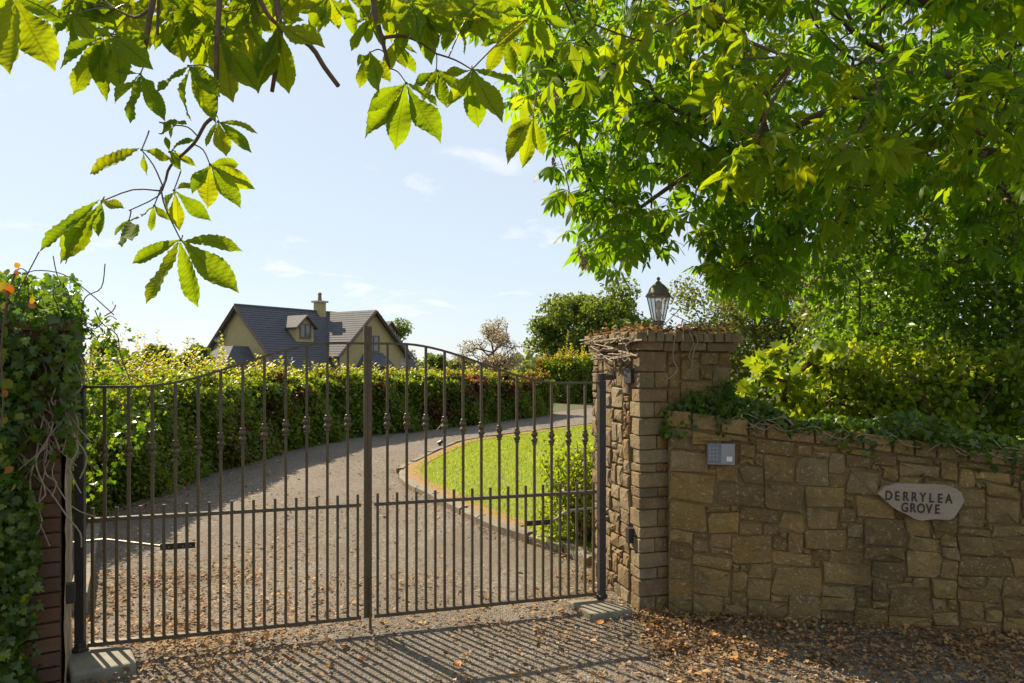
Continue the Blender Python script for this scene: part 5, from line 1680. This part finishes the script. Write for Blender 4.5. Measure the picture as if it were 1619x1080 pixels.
for i_ in range(34):
    hx, hy = (rng.uniform(110, 870), rng.uniform(-70, 30)) if i_ > 16 else (rng.uniform(120, 420), rng.uniform(-40, 60))
    a0 = rng.normal(1.57, .35)
    ln_ = rng.uniform(55, 88)
    NEAR.append(((hx, hy), rng.uniform(2.05, 2.45), [(hx + math.cos(a0 + q) * ln_ * (1 - .14 * abs(q)), hy + math.sin(a0 + q) * ln_ * (1 - .14 * abs(q))) for q in (-1.5, -.8, -.1, .6, 1.35)]))
lt = [leaflet_tmpl(30, .035, w, fo, dr, wa, 5) for (w, fo, dr, wa) in ((.185, .25, .05, .25), (.17, .45, -.04, -.3), (.20, .18, .10, .35), (.16, .7, .03, .2), (.18, .35, .16, -.15), (.14, .9, .08, -.4))]
lme = []
for (v, f, u) in lt:
    me = mesh_np('leaflet', v, f, u, smooth=True); me.materials.append(M['chestnut']); lme.append(me)
bpts = np.vstack([smooth_line([at(a, b, D) for a, b in P_], 3) for (P_, D, _, _) in branches])
for (h_, D, tips) in NEAR:
    H = at(h_[0], h_[1], D)
    j = int(np.argmin(np.linalg.norm(bpts - H, axis=1)))
    st = bpts[j]
    if np.linalg.norm(st - H) < .03: st = H + np.array([.01, .02, .06])
    if np.linalg.norm(st - H) > .35: st = H + np.array([.03, .05, .22])
    mid = (st + H) / 2 + np.array([0, .01, .015])
    mb = MB(); mb.tube(smooth_line([st, mid, H], 3), np.linspace(.0022, .0018, 7), 5); mb.tube([H + np.array([0, 0, .002]), H - np.array([0, 0, .003])], .0035, 6)
    lf = mb.build('leaf', M['petiole'], ct, origin=H)
    for tip in tips:
        E = at(tip[0], tip[1], D + rng.normal(0.0, .05))
        v = E - H
        L = np.linalg.norm(v)
        nn_ = np.array([rng.normal(0, .28), -1.0, .5 + rng.normal(0, .22)])
        Rm = frames(v[None], nn_[None])[0]
        o = link('leaflet', lme[rng.integers(0, 6)], None, lf, (0, 0, 0))
        o.rotation_euler = Matrix(Rm.tolist()).to_euler()
        o.scale = (L * rng.uniform(.9, 1.08), L, L)
# faded flower spikes
for (px, py, dx, dy, D) in ((878, 275, -3, -26, 4.3), (926, 412, -12, -20, 4.2), (1118, 400, 10, -24, 5.2), (1142, 420, 8, -22, 5.4), (880, 150, -10, -20, 3.6)):
    a = at(px, py + 12, D); b = at(px + dx, py + dy, D)
    mb = MB(); mb.tube([a, b], [.004, .0015], 5)
    for i in range(70):
        f = rng.random()
        p = a + (b - a) * f + rng.normal(0, .016 * (1.15 - f), 3)
        mb.lathe(p, [(.001, -.006), (.006, -.001), (.005, .004), (.001, .007)], 5)
    mb.build('blossom', M['blossom'], ct)

# ------------------------------------------------------------------ larger fallen leaves
me = mesh_np('fallen_leaf', DRY[0] * np.array([1.3, 1, 1]), DRY[1]); me.materials.append(M['orange_leaf'])
for (px, py, s_) in [(840, 932, .10), (815, 905, .06), (931, 976, .085), (866, 953, .07), (1036, 985, .09), (943, 995, .06), (550, 1024, .06), (578, 1049, .055), (612, 990, .05), (1080, 1030, .06), (1160, 1045, .07), (728, 1062, .06), (886, 916, .06), (925, 920, .06), (520, 1062, .05), (1300, 1040, .07)]:
    D = EYE * FPX / (py - HOR)
    o = link('fallen_leaf', me, None, None, ((px - 809.5) * D / FPX, D, .028), 'large curled orange leaf lying on the gravel near the gate', 'fallen leaf', 'large orange fallen leaves')
    o.scale = (s_,) * 3
    o.rotation_euler = (rng.normal(0, .25), rng.normal(0, .25), rng.random() * 6.28)
